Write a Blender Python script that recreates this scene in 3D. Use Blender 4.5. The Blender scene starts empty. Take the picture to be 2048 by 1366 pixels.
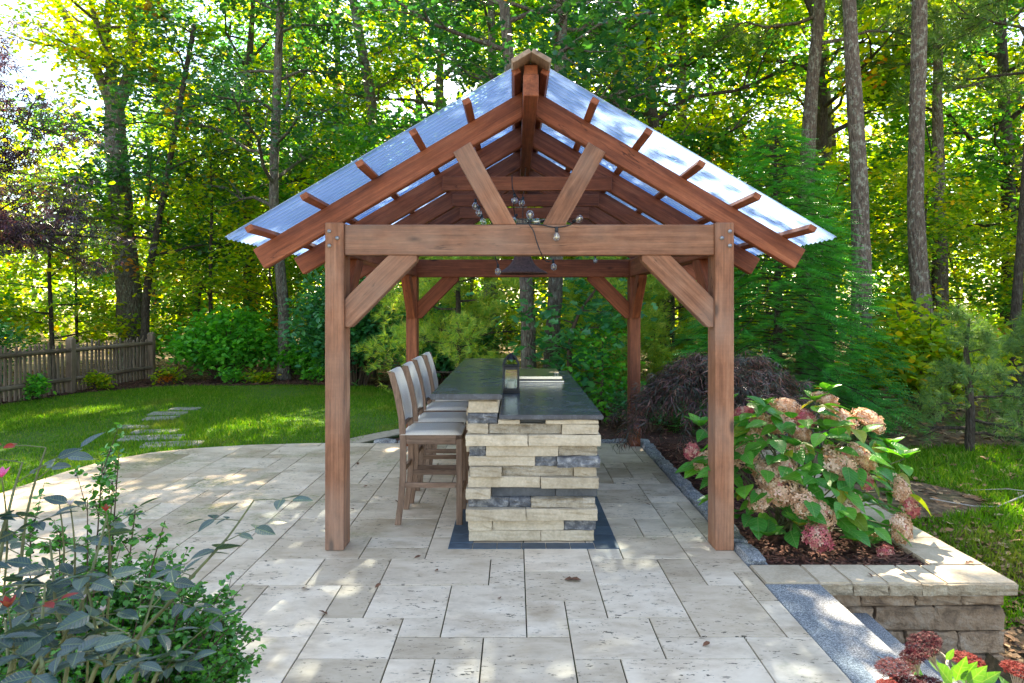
import bpy, bmesh, math, random
import numpy as np
from mathutils import Vector, Matrix

# ------------------------------------------------------------------ camera, sky, sun, exposure
SC = bpy.context.scene
COL = SC.collection
F, VX, VY, CH = 1400.0, 1030.0, 613.0, 1.75        # focal length and horizon point (px of a 2048 wide frame), eye height
cd = bpy.data.cameras.new('camera'); cam = bpy.data.objects.new('camera', cd); COL.objects.link(cam)
cam.location = (0, 0, CH); cam.rotation_euler = (math.pi/2, 0, 0)
cd.sensor_width = 36; cd.lens = 36*F/2048; cd.clip_end = 2000; cd.clip_start = 0.05
cd.shift_x = -(VX-1024)/2048; cd.shift_y = -(683-VY)/2048
cd.dof.use_dof = True; cd.dof.focus_distance = 6.0; cd.dof.aperture_fstop = 11
SC.camera = cam
SUN_AZ, SUN_EL = math.radians(11), math.radians(44.5)   # azimuth clockwise from +Y (ahead) towards +X
wd = bpy.data.worlds.new('World'); SC.world = wd; wd.use_nodes = True
nt = wd.node_tree; bg = nt.nodes['Background']
sky = nt.nodes.new('ShaderNodeTexSky'); sky.sky_type = 'NISHITA'; sky.sun_disc = False
sky.sun_elevation = SUN_EL; sky.sun_rotation = SUN_AZ; sky.air_density = 1.0; sky.dust_density = 0.4; sky.ozone_density = 1.0
tc = nt.nodes.new('ShaderNodeTexCoord'); mp = nt.nodes.new('ShaderNodeMapping'); mp.inputs['Scale'].default_value = (1, 1, 2.2)
nz = nt.nodes.new('ShaderNodeTexNoise'); nz.inputs['Scale'].default_value = 2.3; nz.inputs['Detail'].default_value = 7; nz.inputs['Roughness'].default_value = .58
cr = nt.nodes.new('ShaderNodeValToRGB'); cr.color_ramp.elements[0].position = .52; cr.color_ramp.elements[1].position = .74
mx = nt.nodes.new('ShaderNodeMix'); mx.data_type = 'RGBA'; mx.inputs[7].default_value = (6.5, 6.7, 7.0, 1)
nt.links.new(tc.outputs['Generated'], mp.inputs['Vector']); nt.links.new(mp.outputs[0], nz.inputs['Vector'])
nt.links.new(nz.outputs['Fac'], cr.inputs[0]); nt.links.new(cr.outputs[0], mx.inputs[0])
nt.links.new(sky.outputs[0], mx.inputs[6]); nt.links.new(mx.outputs[2], bg.inputs['Color'])
bg.inputs['Strength'].default_value = 0.11
sd = bpy.data.lights.new('sun', 'SUN'); sun = bpy.data.objects.new('sun', sd); COL.objects.link(sun)
sd.energy = 5.0; sd.angle = math.radians(0.53); sd.color = (1.0, .91, .76)
SV = Vector((math.sin(SUN_AZ)*math.cos(SUN_EL), math.cos(SUN_AZ)*math.cos(SUN_EL), math.sin(SUN_EL)))
sun.rotation_euler = SV.to_track_quat('Z', 'Y').to_euler(); sun.location = SV*60
SC.view_settings.view_transform = 'Standard'; SC.view_settings.look = 'None'; SC.view_settings.gamma = 1
SC.view_settings.use_curve_mapping = False; SC.view_settings.exposure = 2.45
SC.view_settings.use_white_balance = True; SC.view_settings.white_balance_temperature = 7500; SC.view_settings.white_balance_tint = 10
SC.render.engine = 'CYCLES'
cy = SC.cycles; cy.max_bounces = 8; cy.diffuse_bounces = 5; cy.glossy_bounces = 3; cy.transmission_bounces = 5
cy.transparent_max_bounces = 10; cy.use_denoising = True; cy.sample_clamp_indirect = 6; cy.caustics_reflective = False; cy.caustics_refractive = False

rnd = random.Random(7)
RNG = np.random.default_rng(11)
def at(x, y, Y):                                   # point of the place at depth Y seen at photo pixel (x, y)
    return Vector(((x-VX)/F*Y, Y, CH-(y-VY)/F*Y))

# ------------------------------------------------------------------ materials
class G:
    def __init__(s, name):
        s.m = bpy.data.materials.new(name); s.m.use_nodes = True; s.t = s.m.node_tree
        s.b = s.t.nodes['Principled BSDF']; s.out = s.t.nodes['Material Output']
    def n(s, ty, **kw):
        nd = s.t.nodes.new('ShaderNode'+ty)
        for k, v in kw.items():
            if k.startswith('_'): setattr(nd, k[1:], v)
            else:
                inp = nd.inputs[int(k[1:])] if k[0] == 'i' and k[1:].isdigit() else nd.inputs[k.replace('__', ' ')]
                if hasattr(v, 'is_linked') or isinstance(v, bpy.types.NodeSocket): s.t.links.new(v, inp)
                else: inp.default_value = v
        return nd
    def l(s, a, b): s.t.links.new(a, b)
    def coord(s, kind='Object', scale=(1,1,1), jitter=True):
        if kind == 'World': v = s.n('NewGeometry').outputs['Position']
        else: v = s.n('TexCoord').outputs[kind]
        mp = s.n('Mapping', Vector=v, Scale=scale)
        if jitter:
            oi = s.n('ObjectInfo'); mu = s.n('Math', _operation='MULTIPLY', i0=oi.outputs['Random'], i1=37.0)
            s.l(mu.outputs[0], mp.inputs['Location'])
        return mp.outputs[0]
    def noise(s, vec, scale, detail=4, rough=.55, dist=0.0):
        return s.n('TexNoise', Vector=vec, Scale=scale, Detail=detail, Roughness=rough, Distortion=dist).outputs['Fac']
    def ramp(s, fac, stops, interp='LINEAR'):
        r = s.n('ValToRGB', i0=fac); e = r.color_ramp; e.interpolation = interp
        while len(e.elements) < len(stops): e.elements.new(.5)
        for el, (p, c) in zip(e.elements, stops):
            el.position = p; el.color = (c, c, c, 1) if not hasattr(c, '__len__') else (*c, 1)
        return r.outputs[0]
    def mix(s, f, a, b, blend='MIX'):
        m = s.n('Mix', _data_type='RGBA', _blend_type=blend)
        for i, v in ((0, f), (6, a), (7, b)):
            if isinstance(v, bpy.types.NodeSocket): s.l(v, m.inputs[i])
            else: m.inputs[i].default_value = v if i == 0 else (*v, 1)
        return m.outputs[2]
    def bump(s, h, strength=.3, dist=.01):
        b = s.n('Bump', Strength=strength, Distance=dist, Height=h); s.l(b.outputs[0], s.b.inputs['Normal']); return b
    def col(s, c):
        if isinstance(c, bpy.types.NodeSocket): s.l(c, s.b.inputs['Base Color'])
        else: s.b.inputs['Base Color'].default_value = (*c, 1)
    def rough(s, r):
        if isinstance(r, bpy.types.NodeSocket): s.l(r, s.b.inputs['Roughness'])
        else: s.b.inputs['Roughness'].default_value = r
    def objrand(s): return s.n('ObjectInfo').outputs['Random']

def wood(name, dark, mid, light, grey=0.0, scale=1.0, saw=.15):
    g = G(name); v = g.coord('Object', (.55*scale, 7*scale, 7*scale))
    a = g.noise(v, 1.6, 6, .6, 1.2); c = g.ramp(a, [(.25, dark), (.5, mid), (.78, light)])
    v2 = g.coord('Object', (1.5*scale, 60*scale, 60*scale)); fine = g.noise(v2, 1.5, 3, .6)
    c = g.mix(.55, c, g.ramp(fine, [(.3, (.45,.45,.45)), (.7, (1.25,1.25,1.25))]), 'MULTIPLY')
    vk = g.coord('Object', (2.1*scale, 6*scale, 6*scale)); k = g.n('TexVoronoi', Vector=vk, Scale=.8).outputs['Distance']
    c = g.mix(g.ramp(k, [(.05, .95), (.085, .45), (.13, 0.0)]), c, tuple(x*.35 for x in dark))
    ck = g.noise(g.coord('Object', (.42*scale, 3.2*scale, 3.2*scale)), 1.0, 5, .55, .3)
    ck = g.n('Math', _operation='ABSOLUTE', i0=g.n('Math', _operation='SUBTRACT', i0=ck, i1=.47).outputs[0]).outputs[0]
    crack = g.n('Math', _operation='MULTIPLY', i0=g.ramp(ck, [(.0012, .8), (.004, 0.0)]), i1=g.ramp(g.noise(g.coord('Object', (1.3,1.3,1.3)), 1.3, 2), [(.48, 0.0), (.58, 1.0)])).outputs[0]; c = g.mix(crack, c, tuple(x*.22 for x in dark))
    mott = g.noise(g.coord('Object', (6*scale, 14*scale, 14*scale)), 1.6, 6, .7); c = g.mix(.6, c, g.ramp(mott, [(.3, (.62,.62,.62)), (.7, (1.3,1.28,1.26))]), 'MULTIPLY')
    big = g.noise(g.coord('Object', (.9,.9,.9)), 1.7, 3)
    if grey: c = g.mix(g.ramp(big, [(.42, 0.0), (.72, grey)]), c, (.33,.27,.23))
    c = g.mix(1.0, c, g.ramp(g.objrand(), [(0, (.85,.85,.85)), (1, (1.13,1.1,1.08))]), 'MULTIPLY')
    g.col(c); g.rough(.68); g.b.inputs['Specular IOR Level'].default_value = .35
    sw = g.n('TexWave', Vector=g.coord('Object', (1,.12,.12)), Scale=34.0, Distortion=2.5, Detail=2).outputs['Fac']
    h = g.n('Math', _operation='MULTIPLY_ADD', i0=sw, i1=saw, i2=fine).outputs[0]; h = g.n('Math', _operation='SUBTRACT', i0=h, i1=crack).outputs[0]
    g.bump(h, .45, .004); return g.m

def leafmat(name, stops, trans=.42, rough=.42, tcol=1.5, spec=.4, yellow=(1.2,1.15,.30), big=None, obj=False, vein=0):
    g = G(name); r = g.objrand() if obj else g.n('NewGeometry').outputs['Random Per Island']
    c = g.ramp(r, stops)
    if big:
        for sc_, st_, lo, hi in big:
            w = g.noise(g.coord('World', (1,1,1.3), False), sc_, 3); c = g.mix(g.ramp(w, [(lo, 0.0), (hi, 1.0)]), c, g.ramp(r, st_))
    if vein:                                       # midrib and side veins in the leaf's own axes (x along the leaf)
        xy = g.n('SeparateXYZ', Vector=g.n('TexCoord').outputs['Object']); ay = g.n('Math', _operation='ABSOLUTE', i0=xy.outputs[1]).outputs[0]
        q = g.n('Math', _operation='MULTIPLY_ADD', i0=ay, i1=-.8, i2=xy.outputs[0]).outputs[0]; q = g.n('Math', _operation='PINGPONG', i0=q, i1=.5/vein).outputs[0]
        vn = g.n('Math', _operation='MAXIMUM', i0=g.ramp(ay, [(.008, 1.0), (.02, 0.0)]), i1=g.ramp(q, [(.0, .8), (.10/vein, 0.0)])).outputs[0]
        blot = g.noise(g.coord('Object', (1,1,1)), 4.0, 5, .7); c = g.mix(.6, c, g.ramp(blot, [(.3,(.6,.62,.6)),(.7,(1.35,1.25,1.2))]), 'MULTIPLY')
        c = g.mix(g.n('Math', _operation='MULTIPLY', i0=vn, i1=.35).outputs[0], c, (.30,.42,.16)); g.bump(g.n('Math', _operation='SUBTRACT', i0=1.0, i1=vn).outputs[0], .5, .004)
    g.col(c); g.rough(rough); g.b.inputs['Specular IOR Level'].default_value = spec
    t = g.n('BsdfTranslucent', Color=g.mix(1.0, c, tuple(tcol*y for y in yellow), 'MULTIPLY'))
    ms = g.n('MixShader', i0=trans, i1=g.b.outputs[0], i2=t.outputs[0]); g.l(ms.outputs[0], g.out.inputs['Surface'])
    return g.m

def bark(name, dark, light, lichen, lf=.35, scale=1.0):
    g = G(name); v = g.coord('Object', (20*scale, 20*scale, 4.5*scale))
    a = g.noise(v, 1.6, 7, .7, .6); c = g.ramp(a, [(.3, dark), (.68, light)])
    l = g.noise(g.coord('Object', (1,1,.7)), 13, 5, .7)
    c = g.mix(g.ramp(l, [(.52, 0.0), (.6, lf)]), c, lichen); g.col(c); g.rough(.95)
    vo = g.n('TexVoronoi', Vector=v, Scale=1.3, _feature='DISTANCE_TO_EDGE').outputs['Distance']
    h = g.n('Math', _operation='MULTIPLY_ADD', i0=g.ramp(vo, [(0, 0.0), (.25, 1.0)]), i1=.8, i2=a).outputs[0]
    g.bump(h, .9, .03); return g.m

MAT = {}
def mats():
    M = MAT
    M['timber'] = wood('stained_timber', (.13,.038,.019), (.255,.078,.036), (.38,.135,.065), saw=.1)
    M['timber_worn'] = wood('weathered_timber', (.17,.07,.038), (.30,.135,.076), (.42,.225,.14), grey=.4, saw=.55)
    M['ridge_cap'] = wood('grey_cap_timber', (.16,.11,.08), (.30,.22,.16), (.40,.32,.25), grey=.6)
    M['stool_wood'] = wood('taupe_stool_wood', (.14,.085,.06), (.24,.155,.112), (.34,.24,.185), scale=1.6)
    M['fence_wood'] = wood('weathered_fence_wood', (.09,.065,.05), (.19,.14,.105), (.31,.245,.19), grey=.5)
    # travertine
    g = G('travertine'); w = g.coord('World', (1,1,1), False); o = g.coord('World', (1,1,1), True)
    c = g.ramp(g.noise(g.n('Mapping', Vector=o, Scale=(1,1.9,1)).outputs[0], 3.4, 8, .68, .3), [(.25, (.42,.33,.235)), (.5, (.63,.53,.415)), (.75, (.76,.665,.545))])
    c = g.mix(1.0, c, g.ramp(g.objrand(), [(0, (.74,.71,.66)), (.35, (.93,.91,.88)), (.7, (1.0,1.0,1.0)), (1, (1.14,1.12,1.10))]), 'MULTIPLY')
    st = g.noise(o, 1.4, 5, .6); c = g.mix(g.ramp(st, [(.55, 0.0), (.72, .65)]), c, (.27,.185,.10)); st2 = g.noise(w, .9, 6, .7); c = g.mix(g.ramp(st2, [(.54, 0.0), (.70, .55)]), c, (.24,.20,.15))
    ms = g.noise(w, 1.05, 6, .7); gx = g.n('SeparateXYZ', Vector=w)
    mf = g.n('MapRange', Value=gx.outputs['X'], i1=-.6, i2=-2.6, i3=-.05, i4=.045)
    mm = g.n('Math', _operation='ADD', i0=ms, i1=mf.outputs[0]).outputs[0]
    fm = g.noise(w, 26, 4, .7); mk = g.n('Math', _operation='MULTIPLY', i0=g.ramp(mm, [(.545, 0.0), (.68, .9)]), i1=g.ramp(fm, [(.38, 0.0), (.62, 1.0)])).outputs[0]
    c = g.mix(mk, c, (.125,.16,.03))
    pv = g.n('Mapping', Vector=o, Scale=(26,60,26)).outputs[0]
    pn = g.noise(pv, .8, 3, .7); pm = g.noise(o, 3.1, 3, .6)
    pit = g.n('Math', _operation='MULTIPLY', i0=g.ramp(pn, [(.60, 0.0), (.64, 1.0)]), i1=g.ramp(pm, [(.40, 0.0), (.58, 1.0)])).outputs[0]
    c = g.mix(pit, c, (.06,.05,.035)); g.col(c); g.rough(.62)
    h = g.n('Math', _operation='SUBTRACT', i0=g.noise(o, 30, 5, .6), i1=pit).outputs[0]; g.bump(h, .3, .004); M['travertine'] = g.m
    # joint bed
    g = G('mossy_joint'); c = g.ramp(g.noise(g.coord('World', (1,1,1), False), 3.0, 5), [(.42, (.025,.02,.014)), (.6, (.035,.06,.012))]); g.col(c); g.rough(1); M['joint'] = g.m
    # granite (steps)
    g = G('grey_granite'); v = g.coord('World', (1,1,1), True); n1 = g.noise(v, 150, 3, .8)
    c = g.ramp(n1, [(.36, (.025,.035,.048)), (.48, (.125,.145,.17)), (.56, (.25,.275,.30)), (.66, (.58,.59,.60))]); g.col(c); g.rough(.6); g.bump(n1, .15, .003); M['granite'] = g.m
    g = G('split_granite'); v = g.coord('Object', (1,1,1), True); n1 = g.noise(v, 90, 4, .8); n2 = g.noise(v, 9, 4, .6)
    c = g.ramp(n1, [(.36, (.06,.07,.085)), (.5, (.24,.26,.28)), (.66, (.62,.62,.62))]); c = g.mix(1.0, c, g.ramp(n2, [(.3,(.6,.62,.66)),(.7,(1.1,1.08,1.05))]), 'MULTIPLY')
    g.col(c); g.rough(.8); g.bump(n2, .9, .03); M['cobble'] = g.m
    # dark pavers
    g = G('blue_grey_paver'); n1 = g.noise(g.coord('World', (1,1,1), True), 14, 5, .6)
    c = g.ramp(n1, [(.3, (.032,.055,.08)), (.7, (.06,.094,.13))]); c = g.mix(1.0, c, g.ramp(g.objrand(), [(0,(.85,.85,.85)),(1,(1.2,1.2,1.2))]), 'MULTIPLY')
    g.col(c); g.rough(.55); g.bump(n1, .2, .004); M['paver'] = g.m
    # island stones
    def stone(name, a, b, c_, rough, bs, dist=.02, sc=1):
        g = G(name); v = g.coord('Object', (1,1,1), True); n1 = g.noise(v, 7*sc, 6, .65, .5); n2 = g.noise(v, 55*sc, 3, .6)
        c = g.ramp(n1, [(.28, a), (.5, b), (.74, c_)]); c = g.mix(.45, c, g.ramp(n2, [(.3,(.6,.6,.6)),(.7,(1.2,1.2,1.2))]), 'MULTIPLY')
        c = g.mix(1.0, c, g.ramp(g.objrand(), [(0,(.82,.80,.77)),(1,(1.13,1.12,1.1))]), 'MULTIPLY'); g.col(c); g.rough(rough)
        h = g.n('Math', _operation='MULTIPLY_ADD', i0=n2, i1=.35, i2=n1).outputs[0]; g.bump(h, bs, dist); return g.m
    M['stone_tan'] = stone('tan_ledgestone', (.38,.31,.22), (.52,.44,.335), (.60,.525,.42), .85, .25, .01)
    M['stone_rough'] = stone('split_tan_ledgestone', (.24,.19,.135), (.42,.36,.28), (.56,.50,.42), .9, 1.0, .03, 1.6)
    M['stone_dark'] = stone('charcoal_ledgestone', (.045,.05,.06), (.085,.092,.105), (.14,.146,.16), .75, .3, .012)
    M['stone_vein'] = stone('veined_blue_ledgestone', (.05,.055,.07), (.17,.18,.205), (.58,.58,.59), .6, 1.0, .03, 2.6)
    M['wall_block'] = stone('tumbled_wall_block', (.12,.08,.055), (.33,.225,.145), (.46,.38,.30), .92, .8, .03, 1.2)
    M['cap_stone'] = stone('tan_cap_stone', (.43,.35,.25), (.54,.455,.345), (.61,.53,.42), .8, .2, .008)
    M['cap_face'] = stone('split_cap_face', (.22,.16,.10), (.43,.35,.25), (.56,.49,.38), .9, 1.0, .03, 1.5)
    # countertop
    g = G('honed_dark_stone'); v = g.coord('World', (1,1,1), False); n1 = g.noise(v, 2.4, 7, .65, 1.6); n2 = g.noise(g.n('Mapping', Vector=v, Rotation=(0,0,.5), Scale=(2.2,.8,1)).outputs[0], 3.4, 8, .72, 2.2)
    c = g.ramp(n1, [(.3, (.028,.036,.048)), (.7, (.085,.10,.125))])
    rid = g.n('Math', _operation='ABSOLUTE', i0=g.n('Math', _operation='SUBTRACT', i0=n2, i1=.5).outputs[0]).outputs[0]
    c = g.mix(g.ramp(rid, [(0, .55), (.014, 0.0)]), c, (.20,.23,.27)); g.col(c); g.rough(g.ramp(n1, [(.3,.18),(.7,.32)])); g.bump(g.noise(v, 40, 3), .04, .002); M['counter'] = g.m
    def plain(name, c, r, metal=0.0, n=0.0, sc=30):
        g = G(name); 
        if n:
            nn = g.noise(g.coord('Object', (1,1,1), True), sc, 5, .65); g.col(g.ramp(nn, [(.3, tuple(x*(1-n) for x in c)), (.7, tuple(min(1,x*(1+n)) for x in c))])); g.bump(nn, .2, .003)
        else: g.col(c)
        g.rough(r); g.b.inputs['Metallic'].default_value = metal; return g.m
    M['plain'] = plain
    M['core'] = plain('mortar_core', (.10,.09,.075), 1, 0, .3)
    g = G('grey_sling_fabric'); v = g.coord('Object', (1,1,1), False); wv = g.noise(v, 420, 2, .5); n1 = g.noise(v, 5, 4)
    g.col(g.mix(.5, g.ramp(n1, [(.3,(.72,.66,.58)),(.7,(.82,.76,.68))]), g.ramp(wv, [(.35,(.55,.55,.55)),(.65,(1.2,1.2,1.2))]), 'MULTIPLY')); g.rough(.85); g.bump(wv, .2, .001); M['fabric'] = g.m
    M['steel'] = plain('brushed_steel', (.62,.58,.52), .28, 1.0, .12, 60)
    M['black_metal'] = plain('black_lantern_metal', (.035,.036,.04), .5, .6, .35, 40)
    M['bolt'] = plain('galvanised_bolt', (.33,.35,.37), .5, .8, .3, 90)
    M['rust'] = plain('rusted_iron', (.11,.062,.05), .8, .35, .55, 45)
    M['wire'] = plain('black_cable', (.012,.014,.018), .6)
    M['brass'] = plain('pale_filament_base', (.65,.58,.42), .4, .4)
    g = G('thin_glass'); gl = g.n('BsdfGlossy', Roughness=.03); tr = g.n('BsdfTransparent', Color=(.93,.96,.95,1)); fr = g.n('LayerWeight', Blend=.25)
    ms = g.n('MixShader', i0=g.ramp(fr.outputs['Facing'], [(0, .08), (1, .75)]), i1=tr.outputs[0], i2=gl.outputs[0]); g.l(ms.outputs[0], g.out.inputs['Surface']); M['glass'] = g.m
    # clear corrugated polycarbonate, with the blue of the sky tinted into its colour
    g = G('corrugated_polycarbonate'); tr = g.n('BsdfTransparent', Color=(.62,.80,.98,1)); tl = g.n('BsdfTranslucent', Color=(.30,.45,.76,1)); gl = g.n('BsdfGlossy', Roughness=.13, Color=(.9,.95,1,1))
    dn = g.noise(g.coord('World', (1,1,1), False), 1.3, 5, .7)
    lw = g.n('LayerWeight', Blend=.5); gy = g.n('SeparateXYZ', Vector=g.n('NewGeometry').outputs['Position'])
    m1 = g.n('MixShader', i0=g.ramp(dn, [(.35,.42),(.66,.66)]), i1=tr.outputs[0], i2=tl.outputs[0])
    tw = g.n('BsdfTranslucent', Color=(.74,.79,.85,1)); mw = g.n('MixShader', i0=g.ramp(lw.outputs['Facing'], [(.58,0.0),(.8,.7)]), i1=m1.outputs[0], i2=tw.outputs[0])  # light catching the rib flanks painted in as a whiter colour
    m2 = g.n('MixShader', i0=g.ramp(lw.outputs['Facing'], [(.45,.05),(.9,.4)]), i1=mw.outputs[0], i2=gl.outputs[0]); g.l(m2.outputs[0], g.out.inputs['Surface']); M['poly'] = g.m
    # ground covers
    g = G('woodland_ground'); v = g.coord('World', (1,1,1), False); n1 = g.noise(v, 1.1, 6, .65); n2 = g.noise(v, 18, 5, .7)
    c = g.ramp(n2, [(.3, (.05,.03,.016)), (.5, (.14,.085,.045)), (.72, (.30,.20,.11))]); c = g.mix(g.ramp(n1, [(.5, 0.0), (.62, .55)]), c, (.05,.075,.02)); g.col(c); g.rough(1); g.bump(n2, .8, .04); M['ground'] = g.m
    g = G('lawn_turf'); n1 = g.noise(v:=g.coord('World', (1,1,1), False), 1.6, 5); n2 = g.noise(v, 40, 3)
    g.col(g.mix(.5, g.ramp(n1, [(.3,(.045,.115,.01)),(.55,(.065,.155,.014)),(.75,(.12,.165,.035))]), g.ramp(n2, [(.3,(.5,.5,.5)),(.7,(1.3,1.3,1.3))]), 'MULTIPLY')); g.rough(1); M['turf'] = g.m
    g = G('red_bark_mulch'); n1 = g.noise(g.coord('World', (1,1,1), False), 45, 4, .7); g.col(g.ramp(n1, [(.3,(.025,.009,.006)),(.55,(.085,.03,.02)),(.75,(.15,.065,.042))])); g.rough(1); g.bump(n1, 1, .03); M['mulch'] = g.m
    g = G('mulch_chips'); r = g.n('NewGeometry').outputs['Random Per Island']; g.col(g.ramp(r, [(0,(.028,.009,.006)),(.5,(.10,.034,.022)),(.85,(.19,.075,.05)),(1,(.27,.15,.10))])); g.rough(.95); M['chips'] = g.m
    g = G('leaf_litter'); r = g.n('NewGeometry').outputs['Random Per Island']; g.col(g.ramp(r, [(0,(.07,.03,.015)),(.4,(.20,.10,.045)),(.75,(.36,.20,.09)),(1,(.48,.34,.20))])); g.rough(.8); M['litter'] = g.m
    M['soil'] = plain('garden_soil', (.04,.026,.018), 1, 0, .4, 20)
    M['concrete'] = plain('pale_paving', (.40,.34,.265), .85, 0, .25, 12)
    M['slab'] = plain('weathered_stepping_slab', (.27,.26,.22), .9, 0, .35, 9)
    # bark
    M['bark_oak'] = bark('oak_bark', (.028,.023,.02), (.20,.17,.14), (.26,.31,.24), .55, .9)
    M['bark_pine'] = bark('pine_bark', (.04,.028,.023), (.20,.155,.125), (.33,.35,.29), .65, .8)
    M['bark_dark'] = bark('dark_bark', (.02,.016,.013), (.09,.07,.055), (.16,.17,.13), .3)
    M['twig'] = plain('brown_twig', (.075,.05,.035), .9, 0, .4, 40)
    M['cane'] = plain('green_brown_cane', (.10,.12,.045), .6, 0, .4, 40)
    # foliage
    M['oak'] = leafmat('oak_foliage', [(0,(0.022,0.104,0.024)),(.4,(0.038,0.153,0.024)),(.75,(0.069,0.207,0.024)),(1,(0.131,0.252,0.028))], .5, .34, 1.9, .45, big=[(.30,[(0,(0.016,0.100,0.038)),(.5,(0.027,0.144,0.041)),(1,(0.062,0.198,0.034))],.46,.60),(.55,[(0,(0.155,0.081,0.021)),(.5,(0.278,0.118,0.024)),(1,(0.325,0.216,0.034))],.66,.70)])
    M['oak_teal'] = leafmat('blue_green_oak_foliage', [(0,(0.013,0.070,0.044)),(.4,(0.021,0.108,0.056)),(.8,(0.038,0.149,0.052)),(1,(0.076,0.199,0.044))], .42, .3, 1.8, .6, big=[(.8,[(0,(0.138,0.075,0.025)),(.5,(0.248,0.108,0.030)),(1,(0.290,0.199,0.044))],.66,.70)])
    M['maple_y'] = leafmat('yellow_green_foliage', [(0,(0.082,0.191,0.019)),(.4,(0.154,0.281,0.023)),(.75,(0.277,0.362,0.026)),(.96,(0.431,0.403,0.034)),(1,(0.472,0.281,0.037))], .55, .4, 2.2, .4, (1.3,1.15,.3), big=[(.33,[(0,(0.046,0.151,0.031)),(1,(0.123,0.251,0.031))],.52,.62),(.55,[(0,(0.205,0.090,0.023)),(.5,(0.370,0.131,0.026)),(1,(0.431,0.241,0.037))],.65,.69)])
    M['under'] = leafmat('understory_foliage', [(0,(0.038,0.164,0.037)),(.4,(0.072,0.259,0.042)),(.8,(0.142,0.353,0.042)),(1,(0.283,0.400,0.046))], .5, .34, 1.8, .45, big=[(.5,[(0,(0.027,0.152,0.055)),(1,(0.077,0.259,0.055))],.48,.6)])
    M['bright'] = leafmat('bright_green_foliage', [(0,(0.043,0.246,0.043)), (0.5,(0.078,0.378,0.050)), (1,(0.171,0.529,0.057))], .45, .36, 1.6)
    M['laurel'] = leafmat('dark_glossy_foliage', [(0,(0.024,0.157,0.073)),(.5,(0.038,0.221,0.088)),(1,(0.084,0.304,0.088))], .38, .28, 1.5, .6)
    M['pine'] = leafmat('pine_needles', [(0,(0.055,0.146,0.060)), (0.5,(0.101,0.234,0.068)), (1,(0.238,0.351,0.086))], .35, .45, 1.5)
    M['pine_y'] = leafmat('yellowing_pine_needles', [(0,(0.117,0.310,0.075)), (0.5,(0.257,0.458,0.075)), (0.8,(0.517,0.538,0.096)), (1,(0.594,0.591,0.128))], .4, .45, 1.7)
    M['hemlock'] = leafmat('hemlock_sprays', [(0,(0.035,0.232,0.061)),(.5,(0.053,0.338,0.080)),(1,(0.115,0.443,0.095))], .42, .34, 1.5, .55)
    M['purple'] = leafmat('purple_maple_foliage', [(0,(0.026,0.020,0.043)),(.5,(0.064,0.043,0.082)),(.9,(0.118,0.072,0.096)),(1,(0.306,0.126,0.058))], .35, .36, 1.4, .6, (1.2,.8,.8))
    M['lace'] = leafmat('dark_laceleaf_foliage', [(0,(.03,.045,.03)),(.35,(.06,.07,.045)),(.6,(.10,.055,.06)),(.88,(.21,.10,.085)),(1,(.36,.20,.14))], .3, .34, 1.3, .6, (1.2,.85,.7))
    M['grass'] = leafmat('grass_blades', [(0,(0.052,0.162,0.008)),(.5,(0.087,0.242,0.012)),(.85,(0.147,0.303,0.017)),(1,(0.297,0.323,0.073))], .38, .55, 1.5, .2, big=[(.8,[(0,(0.113,0.192,0.020)),(1,(0.244,0.273,0.059))],.56,.72)])
    M['hyd_leaf'] = leafmat('hydrangea_leaves', [(0,(0.032,0.195,0.030)),(.5,(0.052,0.274,0.034)),(1,(0.119,0.365,0.038))], .38, .32, 1.6, .45, obj=True, vein=7)
    M['hyd_yel'] = leafmat('yellowing_hydrangea_leaves', [(0,(0.160,0.272,0.028)),(.6,(0.288,0.323,0.032)),(1,(0.272,0.170,0.048))], .4, .4, 1.4, .4, obj=True, vein=7)
    M['hyd_flower'] = leafmat('faded_hydrangea_florets', [(0,(.40,.21,.11)),(.25,(.60,.36,.22)),(.7,(.74,.52,.37)),(.95,(.80,.64,.50)),(.985,(.62,.25,.22)),(1,(.55,.10,.16))], .25, .7, 1.05, .2, (1.1,.95,.85))
    M['hyd_pink'] = leafmat('pink_hydrangea_florets', [(0,(.42,.13,.12)),(.4,(.50,.10,.15)),(.75,(.58,.28,.22)),(1,(.62,.42,.33))], .25, .7, 1.05, .2, (1.1,.9,.9))
    M['rose_leaf'] = leafmat('rose_leaves', [(0,(0.015,0.049,0.059)),(.6,(0.027,0.073,0.081)),(1,(0.045,0.096,0.090))], .2, .36, 1.4, .55, obj=True, vein=9)
    M['rose_red'] = leafmat('red_new_rose_leaves', [(0,(.22,.015,.015)),(.6,(.30,.035,.025)),(1,(.22,.09,.045))], .45, .4, 1.4, .4, (1.3,.7,.6), obj=True)
    M['rose_petal'] = leafmat('pink_rose_petals', [(0,(.75,.12,.38)),(1,(.85,.25,.50))], .4, .5, 1.2, .3, (1,.8,.9))
    M['rose_pale'] = leafmat('pale_spent_sepals', [(0,(.55,.45,.47)),(1,(.72,.66,.66))], .3, .6, 1.0, .3, (1,.95,.95))
    M['holly'] = leafmat('small_holly_leaves', [(0,(0.025,0.131,0.025)), (0.5,(0.046,0.210,0.031)), (1,(0.091,0.316,0.040))], .3, .26, 1.5, .6)
    M['berry'] = plain('black_berry', (.008,.008,.014), .25)
    M['sedum_leaf'] = leafmat('sedum_leaves', [(0,(0.060,0.203,0.033)),(.6,(0.102,0.270,0.050)),(1,(0.204,0.345,0.121))], .3, .4, 1.4, .4, obj=True, vein=4)
    M['sedum_red'] = leafmat('sedum_florets', [(0,(0.025,0.002,0.006)),(.6,(0.052,0.003,0.010)),(1,(0.098,0.008,0.014))], .15, .7, 1.2, .15, (1.2,.7,.6))
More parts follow.
